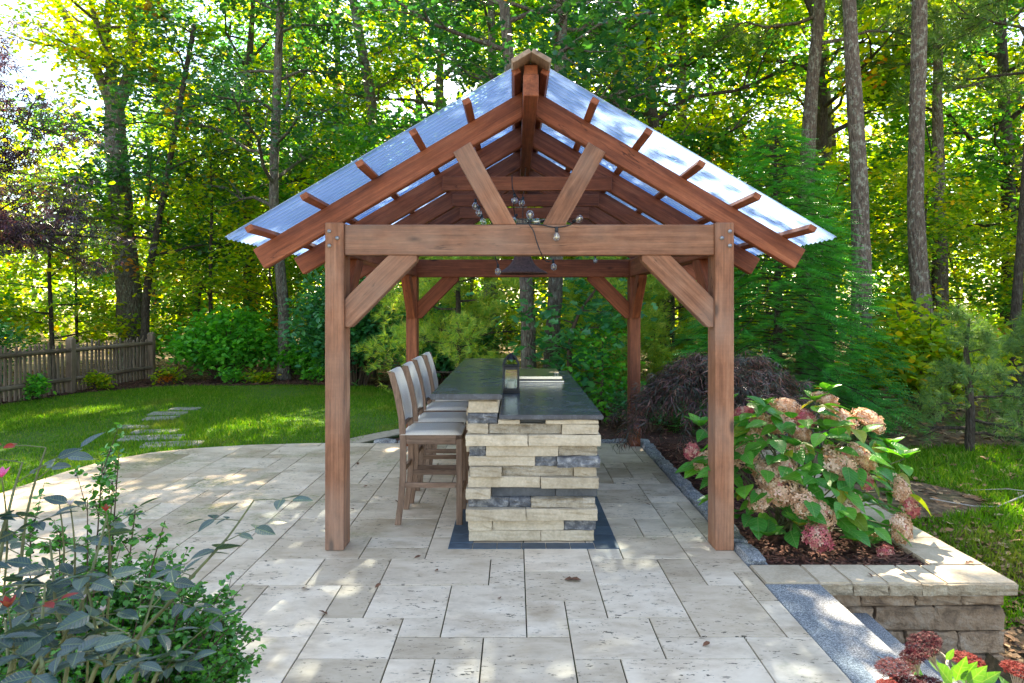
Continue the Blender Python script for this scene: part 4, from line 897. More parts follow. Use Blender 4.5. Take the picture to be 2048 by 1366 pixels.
placed('pine_tree', 'tall straight pine with lichen spotted bark behind the hemlock', None, [(1722,620),(1720,420),(1700,30)], 12.6, .325, 15, 31, 'pine', 8.6, 'pine', 'bark_pine')
placed('pine_tree', 'tall lichened pine with bushes round its foot beyond the slope', None, [(1852,680),(1832,450),(1838,30)], 13.2, .335, 15.5, 32, 'pine', 8.2, 'pine', 'bark_pine')
placed('pine_tree', 'slimmer pine standing behind the tall lichened pine', None, [(1885,600),(1876,300),(1876,30)], 17.0, .27, 15, 33, 'pine', 7.0, 'pine', 'bark_pine')
placed('pine_tree', 'pine trunk rising above the hemlock top beyond the right eave', None, [(1612,400),(1622,200),(1638,20)], 15.5, .32, 14.5, 34, 'pine', 7.6, 'pine', 'bark_pine')
placed('pine_tree', 'thin dark trunk at the right end of the wood edge', None, [(2028,690),(2036,560),(2046,420)], 14.2, .20, 12, 35, 'pine', 6.0, 'pine', 'bark_dark')

# background canopy: four builds, many trees
MARKS = [(-10.4,19,'the big forked oak by the fence'),(-5.6,17,'the thin pale trunk at the lawn edge'),(-4.4,21,'the grey trunk above the left roof slope'),(.3,11.7,'the twin slim trunks behind the counter'),(2.4,16,'the oak trunk above the right roof slope'),
 (3.95,10.6,'the hemlock'),(6.1,12.6,'the pine behind the hemlock'),(7.6,13.2,'the tall lichened pine'),(10.1,14.2,'the thin dark trunk at the end of the wood edge'),(-9.3,13,'the picket fence')]
def near(x, y, far='behind', close='beside'):
    m = min(MARKS, key=lambda m: (m[0]/m[1]-x/y)**2*60+((m[1]-y)/12)**2); return (far if y-m[1] > 2.5 else close)+' '+m[2]
def canopy(seed, H, rx, leaf, n=20, lpc=30, hb=.26, ls=.20):
    r = random.Random(seed); path = [(0,0,0),(r.uniform(-.1,.1),r.uniform(-.1,.1),H*.3),(r.uniform(-.3,.3),r.uniform(-.3,.3),H*.65),(r.uniform(-.5,.5),r.uniform(-.5,.5),H)]
    return gen_tree(seed, path, [.24,.18,.13,.05], n, lambda t: rx*(.55+.9*t-1.25*t*t+.1), 6, lpc, .34, 'oak', ls, hb=H*hb, cpersub=2)
CAN = [canopy(101,12.5,4.2,'oak'), canopy(102,13.5,3.9,'oak',22), canopy(103,11.0,3.6,'maple_y',18), canopy(104,14.5,4.2,'maple_y',24)]
CL = ['dark green oak', 'tall dark green oak', 'yellow green tree', 'tall yellow green tree']
CSPOTS = [(-12.8,28,2,.85),(-8.2,21.5,2,1.05),(-6.6,26,3,1),(-2.2,22.5,3,1),(-.6,17.5,1,.9),(1.6,20.5,2,1.1),(3.6,17.2,0,.95),(5.4,22,3,1.05),(8.4,19.5,2,1.1),(10.6,24,3,1),(13.0,18.5,0,1),(16,22,2,1.15),(-18.5,22,2,.6),(8.0,29,1,1.1),(-9.8,30,1,1.1),(0.5,29,2,1.2),(17.5,29,3,1),(-4.2,29,1,1.15),(4.2,27,0,1.1),(12.5,28,2,1.2),(-8.6,25.2,0,.9),(-15.5,30,0,.8)]
for k, (x, y, v, s) in enumerate(CSPOTS):
    tree('woodland_tree', CL[v]+' '+near(x, y), 'tree', 'canopy trees of the wood', CAN[v], 'bark_oak' if v % 2 else 'bark_dark', ['oak','oak','maple_y','maple_y'][v], (x, y, gz(x,y)), k*1.3, s)
# understory saplings
def sapling(seed, H, rx, leaf, n=13, lpc=24, ls=.13, shape='wide'):
    r = random.Random(seed); path = [(0,0,0),(r.uniform(-.15,.15),r.uniform(-.15,.15),H*.35),(r.uniform(-.4,.4),r.uniform(-.4,.4),H*.7),(r.uniform(-.5,.5),r.uniform(-.5,.5),H)]
    return gen_tree(seed, path, [.055,.045,.03,.012], n, lambda t: rx*(.75+.6*t-1.0*t*t), 5, lpc, .30, shape, ls, hb=H*.16, elev=(-.05,.6), cpersub=2, sides=6)
SAP = [sapling(201,5.0,1.7,'under'), sapling(202,6.2,1.9,'under',15), sapling(203,4.2,1.6,'maple_y'), sapling(204,5.5,1.8,'maple_y',14,24,.14,'oak')]
SL_ = ['leafy green sapling', 'tall leafy green sapling', 'low yellow green sapling', 'tall yellow green sapling']
spots = [(-16,20,3),(-14.2,18.3,2),(-12.8,20.5,1),(-11.6,17.6,2),(-10.9,22.5,3),(-9.4,20.6,0),(-8.0,18.6,3),(-7.0,20.8,1),(-6.2,18.3,2),(-5.0,21.6,3),(-3.6,18.0,1),(-2.4,19.6,0),(-1.0,16.2,3),(.4,18.6,2),(1.6,15.2,3),(2.9,19,1),(4.4,14.6,2),(5.6,16.8,3),(7.0,15.4,0),(7.9,17.8,2),(9.2,15.2,3),(10.4,17.5,1),(11.8,15.0,2),(13.4,17.0,3),(12.6,13.0,3),(14.8,14.6,0),(15.5,19,2),(-13.3,15.4,0),(-12.0,13.2,1),(-17.5,17,1),(3.2,22.5,3),(-3.2,25,2),(7.3,23.5,2),(-14,25,2),(-10.2,24.5,1),(-7.6,23.2,3),(-1.4,21.5,1),(1.0,23,3),(5,20,1),(9.5,21,1),(12,20.5,3),(14.5,23,1)]
for k, (x, y, v) in enumerate(spots):
    tree('sapling', SL_[v]+' '+near(x, y), 'sapling', 'understory saplings at the wood edge', SAP[v], 'bark_dark', ['under','under','maple_y','maple_y'][v], (x, y, gz(x,y)), k*2.1, rnd.uniform(.85,1.2))
# far wood
r = np.random.default_rng(5); cc = np.column_stack([r.uniform(-50,50,2600), r.uniform(33,56,2600), r.beta(1.0,1.5,2600)*14]); C = np.repeat(cc, 22, 0)+r.normal(0,1,(57200,3))*np.array([1.1,1.1,.7]); C = C[C[:,2] > 0]
stuff('distant_wood', leaf_mesh('distant_wood', 'wide', C, r.uniform(.3,.55,len(C)), up=.3), 'maple_y', 'far mass of sunlit yellow green woodland beyond the trees', 'woods')

# shrubs built as stems and leaf mass
def shrub(name, label, loc, rx, ry, h, nstem, lpc, shape, ls, mat, seed, bk='twig', cat='shrub', lowest=.12, group=None, up=.4):
    r = np.random.default_rng(seed); wood, C, O = [], [], []
    for k in range(nstem):
        a = r.uniform(0,6.28); u = r.uniform(.15,1)**.5; tip = np.array([np.cos(a)*rx*u, np.sin(a)*ry*u, h*(1-.55*u*u)*r.uniform(.75,1.08)]); b = np.array([np.cos(a)*rx*.15*r.uniform(0,1), np.sin(a)*ry*.15*r.uniform(0,1), 0])
        m = b*.5+tip*.5+np.array([0,0,h*.12]); P = smoothpath([b,m,tip], 6); wood.append((P, np.linspace(.016,.004,6)))
        for q in range(4):
            t = r.uniform(.3,1.02); c = np.array([np.interp(min(t,1), np.linspace(0,1,6), P[:,j]) for j in range(3)])
            if c[2] < lowest*h: continue
            n = int(lpc*r.uniform(.6,1.4)); C.append(c+r.normal(0,1,(n,3))*np.array([.14,.14,.10])*max(.6,h/1.6)); O.append(np.tile((tip-b)/np.linalg.norm(tip-b), (n,1)))
    C = np.concatenate(C); O = np.concatenate(O); t = thing(name, loc, label, cat, group); V, Q = tube_arrays(wood, 5)
    mobj('stems', np_mesh('stems', V, [Q], True), bk, t, WM[t], kind='stuff')
    mobj('foliage', leaf_mesh('foliage', shape, C, r.uniform(ls*.7, ls*1.25, len(C)), up=up, outdir=O*.5, rng=r), mat, t, WM[t], kind='stuff'); return t
shrub('laurel_shrub', 'large glossy blue green shrub at the lawn edge behind the stools', (-3.55,15.7,gz(0,15)), 1.35, 1.1, 3.1, 110, 22, 'oval', .15, 'laurel', 41)
shrub('laurel_shrub', 'lower glossy green shrub behind the row of stool backs', (-1.5,14.9,gz(0,15)), 1.1, .9, 2.2, 70, 22, 'oval', .13, 'laurel', 42)
shrub('viburnum_shrub', 'bright green rounded shrub right of the fence end', (-7.1,17.0,gz(0,15)), 1.25, .9, 1.95, 70, 22, 'wide', .13, 'bright', 43)
shrub('viburnum_shrub', 'small bright green shrub at the lawn edge by the thin pale trunk', (-5.3,17.4,gz(0,15)), .9, .7, 1.3, 40, 20, 'wide', .11, 'bright', 44)
shrub('vine_shrub', 'yellow green round-leaved bush around the foot of the pine', (6.9,11.6,gz(7,11.6)), 1.15, .9, 2.1, 70, 22, 'wide', .13, 'maple_y', 45)
shrub('vine_shrub', 'tall leafy bush at the right edge of the wood', (10.3,12.0,gz(9,11.4)), 1.0, .8, 2.2, 40, 20, 'oval', .14, 'under', 46)
shrub('wood_edge_shrub', 'dark leafy shrub growing through the left end of the fence', (-10.5,13.6,gz(0,13)), .8, 1.1, 1.7, 50, 20, 'oval', .11, 'laurel', 47)
shrub('low_shrub', 'low twiggy dark shrub behind the rear kerb by the right rear post', (1.95,10.0,-.03), .7, .4, .75, 34, 16, 'oval', .06, 'laurel', 48)
for k, (x, y, h) in enumerate([(-7.9,15.9,.35),(-6.6,16.2,.4),(-5.9,16.3,.3),(-4.6,16.4,.45),(-8.9,14.9,.4),(-9.2,13.3,.5)]):
    shrub('weedy_seedling', 'small leafy weed in the mulch strip at the lawn edge', (x,y,-.03), .28, .22, h, 9, 9, 'wide', .09, 'bright' if k % 2 else 'maple_y', 60+k, cat='plant', group='weeds along the lawn edge')
# soft white pines behind the island
def wpine(seed, H, rx, n=30, lpc=12, ls=.21, cl=.13):
    return gen_tree(seed, [(0,0,0),(.03,.02,H*.4),(-.03,.02,H*.75),(0,0,H)], [.06,.05,.03,.01], n, lambda t: rx*(1.05-.85*t), 7, lpc, cl, 'tuft2', ls, hb=H*.1, elev=(-.12,.3), up=.25, droop=-.35, flat=.55, sides=7, cpersub=2)
WP = [wpine(71,4.6,1.55), wpine(72,3.8,1.4)]
tree('white_pine', 'soft yellow green young pine behind the raised counter', 'pine', None, WP[0], 'bark_dark', 'pine_y', (-1.1,13.3,gz(0,13)), .4, 1)
tree('white_pine', 'feathery young pine seen between the twin trunks and the right rear post', 'pine', None, WP[1], 'bark_dark', 'pine_y', (1.85,13.2,gz(1,13)), 2.4, 1.05)
tree('white_pine', 'young pine with yellowing needles beyond the right rear post', 'pine', None, WP[0], 'bark_dark', 'pine_y', (3.0,13.4,gz(3,13)), 4.4, .9)
sp = wpine(73,1.7,.75,15,4,.15,.05); tree('white_pine', 'small open pine seedling on the slope beyond the seat wall', 'pine', None, sp, 'bark_dark', 'pine', (5.65,8.7,gz(5.65,8.7)), .3, 1)
tree('white_pine', 'second small pine seedling at the far end of the slope', 'pine', None, sp, 'bark_dark', 'pine', (6.65,9.1,gz(6.6,9.1)), 2.3, .95)
os_ = sapling(205,2.1,.85,'bright',10,8,.17,'oak')
tree('oak_sapling', 'leafy green oak sapling in front of the twin trunks behind the counter', 'sapling', None, os_, 'twig', 'laurel', (.92,11.0,-.05), .8, 1.05)
tree('oak_sapling', 'short leafy oak sapling near the right rear post', 'sapling', None, os_, 'twig', 'bright', (1.35,10.7,-.05), 2.2, .62)

# hemlock with drooping flat sprays
def hemlock(seed, H, R):
    r = np.random.default_rng(seed); wood, C, O, S = [(np.array([(0,0,0),(.04,0,H*.4),(.0,.03,H*.8),(0,0,H)]), np.array([.085,.06,.03,.008]))], [], [], []
    for k in range(215):
        h = H*(.06+.92*(k/215)**1.05); L = R*(1-(h/H))**.72*r.uniform(.7,1.12)+.12; a = k*2.39996+r.uniform(-.3,.3); d = np.array([np.cos(a), np.sin(a), .22]); n = 6; q = np.linspace(0,1,n)[:,None]
        P = np.array([0,0,h])+d*L*q+np.array([0,0,-.42*L])*q*q; wood.append((P, np.linspace(.014,.003,n))); side = np.array([-np.sin(a), np.cos(a), 0])
        m = int(5+27*L)
        for j in range(m):
            t = r.uniform(.22,1.03); c = np.array([np.interp(min(t,1), q[:,0], P[:,i]) for i in range(3)]); s = r.choice([-1,1]); w = r.uniform(0,.32)*L*(1.1-t)
            C.append(c+side*s*w+np.array([0,0,r.normal(0,.02)-w*.15])); O.append(np.array([np.cos(a),np.sin(a),-.55])*.8+side*s*r.uniform(.2,.9)); S.append(r.uniform(.20,.34)*(.75+.35*min(1,L)))
    V, Q = tube_arrays(wood, 6); return np_mesh('trunk', V, [Q], True), leaf_mesh('sprays', 'frond', np.array(C), np.array(S), up=.72, droop=.3, outdir=np.array(O)*1.6, rng=r)
hm = thing('hemlock_tree', (3.95,10.6,gz(3.95,10.6)), 'feathery bright green hemlock filling the space beyond the right eave', 'tree'); a, b = hemlock(9, 4.75, 1.9)
mobj('trunk', a, 'bark_dark', hm, WM[hm]); mobj('sprays', b, 'hemlock', hm, WM[hm], kind='stuff')

# purple maple at the left
pm = gen_tree(91, [(0,0,0),(.1,0,1.2),(.25,0,2.6),(.3,0,4.6)], [.13,.10,.07,.03], 30, lambda t: 2.3-1.1*t, 7, 34, .2, 'palm', .135, hb=1.9, elev=(.0,.5), up=.55, droop=.4, flat=.5)
tree('purple_maple', 'purple-leaved maple spreading over the lawn at the fence side', 'tree', None, pm, 'bark_dark', 'purple', (-9.65,9.7,-.06), .5, 1.22)
# weeping laceleaf maple
def lace(seed):
    r = np.random.default_rng(seed); wood, C, O = [(np.array([(0,0,0),(.05,.02,.35),(-.03,.05,.7),(.02,0,1.0)]), np.array([.05,.045,.035,.02]))], [], []
    for k in range(120):
        a = r.uniform(0,6.28); L = .98*r.uniform(.35,1.08); z0 = r.uniform(.85,1.02); e = np.array([np.cos(a)*L, np.sin(a)*L, 0]); drop = .62*(L/.98)**2*r.uniform(.7,1.25)
        P = np.array([[e[0]*t, e[1]*t, z0+.30*t*(1-.5*t)*(1-.55*L)-drop*t**2.6] for t in np.linspace(0,1,7)]); wood.append((P, np.linspace(.012,.002,7)))
        for j in range(44):
            t = r.uniform(.35,1.03); c = np.array([np.interp(min(t,1), np.linspace(0,1,7), P[:,i]) for i in range(3)])+r.normal(0,.035,3); C.append(c); O.append([np.cos(a)*.8, np.sin(a)*.8, -.9])
    V, Q = tube_arrays(wood, 5); return np_mesh('branches', V, [Q], True), leaf_mesh('foliage', 'lace', np.array(C), r.uniform(.07,.13,len(C)), up=.35, outdir=np.array(O)*.9, rng=r)
lm = thing('laceleaf_maple', (2.2,7.5,-.03), 'low weeping dark purple laceleaf maple behind the hydrangea', 'shrub', None, 0, 1.12); a, b = lace(15)
mobj('branches', a, 'bark_dark', lm, WM[lm]); mobj('foliage', b, 'lace', lm, WM[lm], kind='stuff')
# ------------------------------------------------------------------ garden plants with leaves one can pick apart
def bigleaf(name, w=.34, n=7, fold=.09, curl=.18, wavy=.012, seed=0, point=1.0):
    """one leaf of length 1 along +x, with midrib fold, curl and a pointed tip"""
    r = random.Random(seed); V, Q = [], []
    for i in range(n+1):
        t = i/n; h = w*math.sin(math.pi*min(1, t**.8))**.85*(1-.25*t) if 0 < i < n else .004
        z = -curl*t*t
        V += [(t, h, z+fold*h*2+r.uniform(-wavy,wavy)), (t, h*.5, z+fold*h*.8), (t, 0, z-.004), (t, -h*.5, z+fold*h*.8), (t, -h, z+fold*h*2+r.uniform(-wavy,wavy))]
    for i in range(n):
        for j in range(4): a = i*5+j; Q.append((a, a+5, a+6, a+1))
    return np_mesh(name, np.array(V), [np.array(Q)], True)
def orient(p, d, nrm, s):
    d = Vector(d).normalized(); nrm = Vector(nrm); M = frame(p, d, nrm.cross(d)); return M @ Matrix.Scale(s, 4)
# hydrangea
LEAF['floret'] = ([(0,0,0)]+[v for k in range(4) for v in ((.55*math.cos(k*1.571-.55), .55*math.sin(k*1.571-.55), .05), (.95*math.cos(k*1.571-.25), .95*math.sin(k*1.571-.25), .02), (.95*math.cos(k*1.571+.25), .95*math.sin(k*1.571+.25), .0), (.55*math.cos(k*1.571+.55), .55*math.sin(k*1.571+.55), .05))], [(0,1+4*k,2+4*k,3+4*k,4+4*k) for k in range(4)])
def head_mesh(seed, n=150):
    r = np.random.default_rng(seed); C, N = [], []
    for k in range(n):
        z = 1-1.45*(k+.5)/n; a = k*2.39996; q = math.sqrt(max(0,1-z*z)); rr = 1+r.normal(0,.06)+.13*math.sin(3*a/2.39996*.21+seed)*q+.10*math.sin(a*2+seed*2)*q; C.append((q*math.cos(a)*rr, q*math.sin(a)*rr, z*.82*rr)); N.append((q*math.cos(a), q*math.sin(a), z))
    v, f = LEAF['floret']; v = np.array(v); V, P = [], []
    for c, nn in zip(np.array(C), np.array(N)):
        nn = nn+r.normal(0,.35,3); nn /= np.linalg.norm(nn); d, a1, a2 = perp_basis(nn); th = r.uniform(0,6.28); x = a1*math.cos(th)+a2*math.sin(th); y = np.cross(nn, x); s = r.uniform(.21,.30)
        b = len(V); V += [c+s*(p[0]*x+p[1]*y+p[2]*nn*2) for p in v]; P += [tuple(b+i for i in ff) for ff in f]
    return np_mesh('flower_head', np.array(V), [np.array(P)])
HB = Vector((2.2,5.55,-.03))
hy = thing('hydrangea_bush', HB, 'big hydrangea bush with faded salmon pink flower heads in the mulch bed', 'shrub')
heads = [(1570,815,.085,0),(1559,850,.10,0),(1495,874,.10,0),(1490,908,.09,0),(1678,842,.115,0),(1737,842,.105,0),(1610,838,.085,1),(1680,930,.11,0),(1724,914,.085,0),(1538,950,.10,0),(1570,938,.070,0),(1562,982,.09,0),(1519,1000,.065,0),(1609,1010,.075,0),(1644,1030,.070,0),(1636,1075,.085,1),(1700,1007,.070,0),(1801,982,.085,0),(1819,1012,.075,1),(1801,1057,.085,0),(1383,903,.062,1),(1485,826,.068,1),(1522,842,.070,0),(1601,868,.070,0),(1770,1106,.055,1),(1729,960,.068,1),(1405,925,.070,0),(1650,800,.070,0),(1590,900,.06,0),(1470,850,.070,0)]
hm0 = [head_mesh(s) for s in (1,2,3)]; hm1 = [head_mesh(s, 110) for s in (4,5)]; wood = []
for k, (x, y, rr, pk) in enumerate(heads):
    Y = 5.02+.75*max(0,(1090-y)/300)-.25*max(0, 1-abs(x-1620)/260)*(y > 880)+.1*abs(x-1620)/200; p = at(x, y, Y); o = (p-(HB+Vector((0,.1,.35)))).normalized(); o = (o+Vector((0,-.35,.6))).normalized()
    me = (hm1 if pk else hm0)[k % (2 if pk else 3)]; M = Matrix.Translation(p) @ o.to_track_quat('Z','Y').to_matrix().to_4x4() @ Matrix.Rotation(k*1.7, 4, 'Z') @ Matrix.Diagonal((rr*rnd.uniform(1.1,1.4), rr*rnd.uniform(1.0,1.2), rr*rnd.uniform(.8,1.05), 1)) @ Matrix.Scale(.9 if pk else 1, 4)
    f_ = mobj('flower_head', me, 'hyd_pink' if pk else 'hyd_flower', hy, M)
    if pk: f_['label'] = 'rosy pink flower head'
    b = HB+Vector((rnd.uniform(-.15,.15), rnd.uniform(-.12,.12), 0)); wood.append((smoothpath([b, b*.45+p*.55+Vector((0,0,.1)), p-o*.01], 7), np.linspace(.008,.004,7)))
lv = [bigleaf('leaf', .37, 7, .09, .22, .012, s) for s in (1,2,3,4)]; lvy = [bigleaf('leaf', .35, 7, .12, .35, .02, s) for s in (5,6)]
def hleaf(p, d, n, s, yel):
    if p.x < 1.55 and p.z < .5: return             # no leaf out over the kerb
    mobj('leaf', (lvy if yel else lv)[rnd.randrange(2 if yel else 4)], 'hyd_yel' if yel else 'hyd_leaf', hy, orient(p, d, n, s))
for k in range(226):
    a = rnd.uniform(0, 2*math.pi) if k % 4 == 0 else rnd.uniform(math.pi*.95, math.pi*2.12); e = rnd.uniform(-.15,1.35); u = rnd.uniform(.62,1.02)
    c = HB+Vector((math.cos(a)*math.cos(e)*.88*u, math.sin(a)*math.cos(e)*.62*u, .27+.76*u*max(-.2,math.sin(e))))
    o = Vector((math.cos(a)*math.cos(e), math.sin(a)*math.cos(e), math.sin(e))); d = Vector((o.x, o.y, o.z*.3-.25))+Vector((rnd.gauss(0,.4), rnd.gauss(0,.4), rnd.gauss(0,.25)))
    hleaf(c, d, o*.6+Vector((0,0,.7))+Vector((rnd.gauss(0,.25), rnd.gauss(0,.25), 0)), rnd.uniform(.13,.205), rnd.random() < .09)
for k in range(62):
    x, y = (rnd.uniform(1400,1810), rnd.uniform(860,1075)) if k > 18 else (rnd.uniform(1385,1500), rnd.uniform(840,940))
    if k > 40: x, y = rnd.uniform(1640,1800), rnd.uniform(890,1060)
    Y = 5.08+.0016*(1075-y)+abs(x-1620)*.0009; a = rnd.uniform(math.pi*1.05, math.pi*1.95)
    hleaf(at(x, y, Y), (math.cos(a)+rnd.gauss(0,.3), math.sin(a)*.7, rnd.uniform(-.6,.25)), (rnd.gauss(0,.3), -.55, .8), rnd.uniform(.12,.19), rnd.random() < .1)
for x, y, Y in [(1525,800,5.65),(1632,790,5.75),(1655,770,5.8),(1400,840,5.5),(1590,880,5.2),(1780,880,5.6),(1810,905,5.6),(1745,1075,5.0),(1600,1040,4.95),(1710,1070,4.98),(1535,1060,5.0),(1455,790,5.8)]:
    p = at(x, y+12, Y); b = HB+Vector((rnd.uniform(-.1,.1), rnd.uniform(-.1,.1), 0)); wood.append((smoothpath([b, b*.4+p*.6+Vector((0,0,.06)), p], 6), np.linspace(.007,.004,6)))
    for q in range(6):
        a = q*1.05+rnd.uniform(-.2,.2); up_ = rnd.uniform(.35,1.1); hleaf(p, (math.cos(a), math.sin(a), up_), (-math.cos(a)*up_, -math.sin(a)*up_, 1), rnd.uniform(.11,.165), rnd.random() < .12)
V, Q = tube_arrays(wood, 6); mobj('stems', np_mesh('stems', V, [Q], True), 'cane', hy)
# rose bush
rl = [bigleaf('leaflet', .27, 6, .10, .12, .01, s) for s in (11,12,13)]
rs = thing('rose_bush', (-1.45,1.75,.03), 'dusky blue green rose bush with spent blooms leaning over the patio', 'shrub'); wood = []; nleaf = 0
def rleaf(p, d, n, s, red=False):
    global nleaf; nleaf += 1; mobj('leaflet', rl[rnd.randrange(3)], 'rose_red' if red else 'rose_leaf', rs, orient(p, d, n, s))
def compound(p, d, s, red=False, k=5):
    d = Vector(d).normalized(); sd = d.cross(Vector((0,0,1))).normalized(); up_ = sd.cross(d); L = s*1.7
    wood.append((np.array([p, p+d*L*.5+up_*.004, p+d*L]), np.array([.0014,.0012,.0008])))
    for i in range(k):
        t = 1.0 if i == 0 else (.72 if i < 3 else .36); sg = 0 if i == 0 else (1 if i % 2 else -1); q = p+d*L*t+up_*.004
        dd = d if sg == 0 else d*.45+sd*sg; nn = up_+Vector((rnd.gauss(0,.3), rnd.gauss(0,.3), rnd.gauss(0,.2))); rleaf(q, dd+Vector((0,0,rnd.uniform(-.25,.1))), nn, s*rnd.uniform(.8,1.1)*(1.0 if i < 3 else .8)*(.7 if red else 1), red)
canes = [([(-30,1366,1.6),(-5,1150,1.65),(20,1010,1.7),(45,925,1.75)],5,.066,1), ([(60,1400,1.5),(120,1290,1.5),(150,1230,1.52)],5,.07,0), ([(280,1430,1.45),(330,1340,1.5),(370,1290,1.55)],4,.06,0), ([(210,1390,1.75),(330,1215,1.8),(405,1130,1.85),(455,1075,1.9),(508,1000,1.95)],6,.070,0), ([(20,1366,1.7),(40,1150,1.72),(55,1020,1.75),(92,895,1.8)],5,.068,1), ([(90,1400,1.55),(150,1250,1.6),(190,1120,1.65),(215,1030,1.7)],5,.068,1),
 ([(60,1420,1.4),(80,1280,1.45),(90,1170,1.5)],5,.070,0), ([(160,1420,1.35),(215,1330,1.4),(260,1270,1.45)],5,.070,0), ([(0,1420,1.3),(15,1320,1.35),(10,1240,1.4)],4,.068,1), ([(120,1420,1.6),(110,1200,1.65),(100,1080,1.7)],5,.070,0), ([(250,1420,1.5),(275,1300,1.55),(310,1180,1.62)],5,.070,0),
 ([(40,1420,1.25),(90,1360,1.25),(130,1310,1.3)],3,.070,0), ([(-40,1300,1.55),(-20,1150,1.6),(10,1040,1.65)],5,.070,0), ([(200,1420,1.5),(190,1250,1.55),(170,1160,1.6)],5,.070,0)]
for pts, nn_, s, red in canes:
    W = [at(x, y, Y) for x, y, Y in pts]; g0 = Vector((W[0].x*.6-.6, W[0].y*.85+.1, .03)); P = smoothpath([g0]+W, 16); wood.append((P, np.linspace(.0065,.0022,16)))
    for q in range(nn_):
        t = .42+.58*q/(nn_-1); p = Vector([np.interp(t, np.linspace(0,1,16), P[:,c]) for c in range(3)]); a = q*2.4+rnd.uniform(-.4,.4)
        compound(p, (math.cos(a), math.sin(a)*.7-.1, rnd.uniform(-.05,.5)), s*rnd.uniform(.8,1.1), red and q == nn_-1 and rnd.random() < .8, 5 if q < nn_-1 else 3)
def bloom(p, mats_, n, s, spread=.6):
    for k in range(n):
        a = k*6.283/n; M = orient(p, (math.cos(a)*spread, math.sin(a)*spread, .55), (-math.cos(a)*.5, -math.sin(a)*.5, 1), s); mobj('petal', pet, mats_, rs, M)
pet = bigleaf('petal', .30, 5, .15, -.15, .02, 21)
for x, y, Y, m_, n, s in [(3,955,1.7,'rose_petal',6,.030),(118,1005,1.75,'rose_petal',4,.015),(16,1215,1.4,'rose_red',5,.026),(212,1022,1.7,'rose_red',3,.02),(165,1200,1.6,'rose_pale',5,.014),(205,1222,1.55,'rose_pale',5,.013),(140,1010,1.7,'rose_pale',5,.016)]:
    p = at(x, y, Y); bloom(p, m_, n, s); wood.append((smoothpath([p+Vector((0,0,.001)), p+Vector((.004,.006,-.06)), p+Vector((.0,.02,-.16)), p+Vector((-.02,.03,-.34))], 8), np.linspace(.0014,.003,8)))
V, Q = tube_arrays(wood, 5); mobj('canes', np_mesh('canes', V, [Q], True), 'cane', rs)
# small-leaved holly
hb = Vector((-1.42,2.3,.03)); ho = thing('holly_shrub', hb, 'small-leaved green holly shrub with black berries behind the rose bush', 'shrub'); wood, C, O, BE = [], [], [], []
r = np.random.default_rng(77); tips = []
for k in range(240):
    a = r.uniform(0,6.28); u = r.uniform(0,1)**.5; tips.append(np.array([np.cos(a)*.50*u, np.sin(a)*.42*u, .25+.58*math.sqrt(1-.75*u*u)*r.uniform(.55,1.05)]))
tips += [np.array(at(x, y, Y)-hb) for x, y, Y in [(238,905,2.35),(205,925,2.3),(225,962,2.3),(175,1000,2.3),(330,1042,2.3),(270,1020,2.3),(468,1245,2.25),(478,1290,2.2),(450,1205,2.25),(440,1185,2.25),(120,1060,2.3),(60,1060,2.3),(380,1150,2.25)]]
for tip in tips:
    b = np.array([tip[0]*.25+r.normal(0,.04), tip[1]*.25+r.normal(0,.04), 0]); P = smoothpath([b, b*.45+tip*.55+np.array([0,0,.06]), tip], 8); wood.append((P, np.linspace(.006,.0015,8)))
    for s_ in range(8):
        t0 = r.uniform(.45,.95); s = np.array([np.interp(t0, np.linspace(0,1,8), P[:,i]) for i in range(3)]); e = s+(tip-b)/np.linalg.norm(tip-b)*.08+r.normal(0,.045,3) if s_ else tip
        n = 18 if s_ else 24; s = s if s_ else P[4]; tt = r.uniform(.1,1.05,n)[:,None]; C.append(s+(e-s)*tt+r.normal(0,.006,(n,3))); O.append(np.tile((e-s)/(np.linalg.norm(e-s)+1e-9), (n,1))*.7+r.normal(0,.6,(n,3)))
        wood.append((np.array([s,(s+e)/2,e]), np.array([.0018,.0014,.0008])))
        for q in range(2): BE.append(s+(e-s)*r.uniform(.2,.9)+r.normal(0,.008,3))
C = np.concatenate(C); O = np.concatenate(O); V, Q = tube_arrays(wood, 4); mobj('twigs', np_mesh('twigs', V, [Q], True), 'twig', ho, WM[ho], kind='stuff')
mobj('foliage', leaf_mesh('foliage', 'wide', C, r.uniform(.016,.026,len(C)), up=.35, outdir=O, rng=r), 'holly', ho, WM[ho], kind='stuff')
bm = bmesh.new(); bmesh.ops.create_icosphere(bm, subdivisions=1, radius=.0042); bm.verts.index_update(); iv = np.array([v.co for v in bm.verts]); fi = np.array([[v.index for v in f_.verts] for f_ in bm.faces]); bm.free()
BE = np.array(BE)[::2]; V = (BE[:,None,:]+iv[None]).reshape(-1,3); mobj('berries', np_mesh('berries', V, [(fi[None]+(np.arange(len(BE))*len(iv))[:,None,None]).reshape(-1,3)], True), 'berry', ho, WM[ho], kind='stuff')
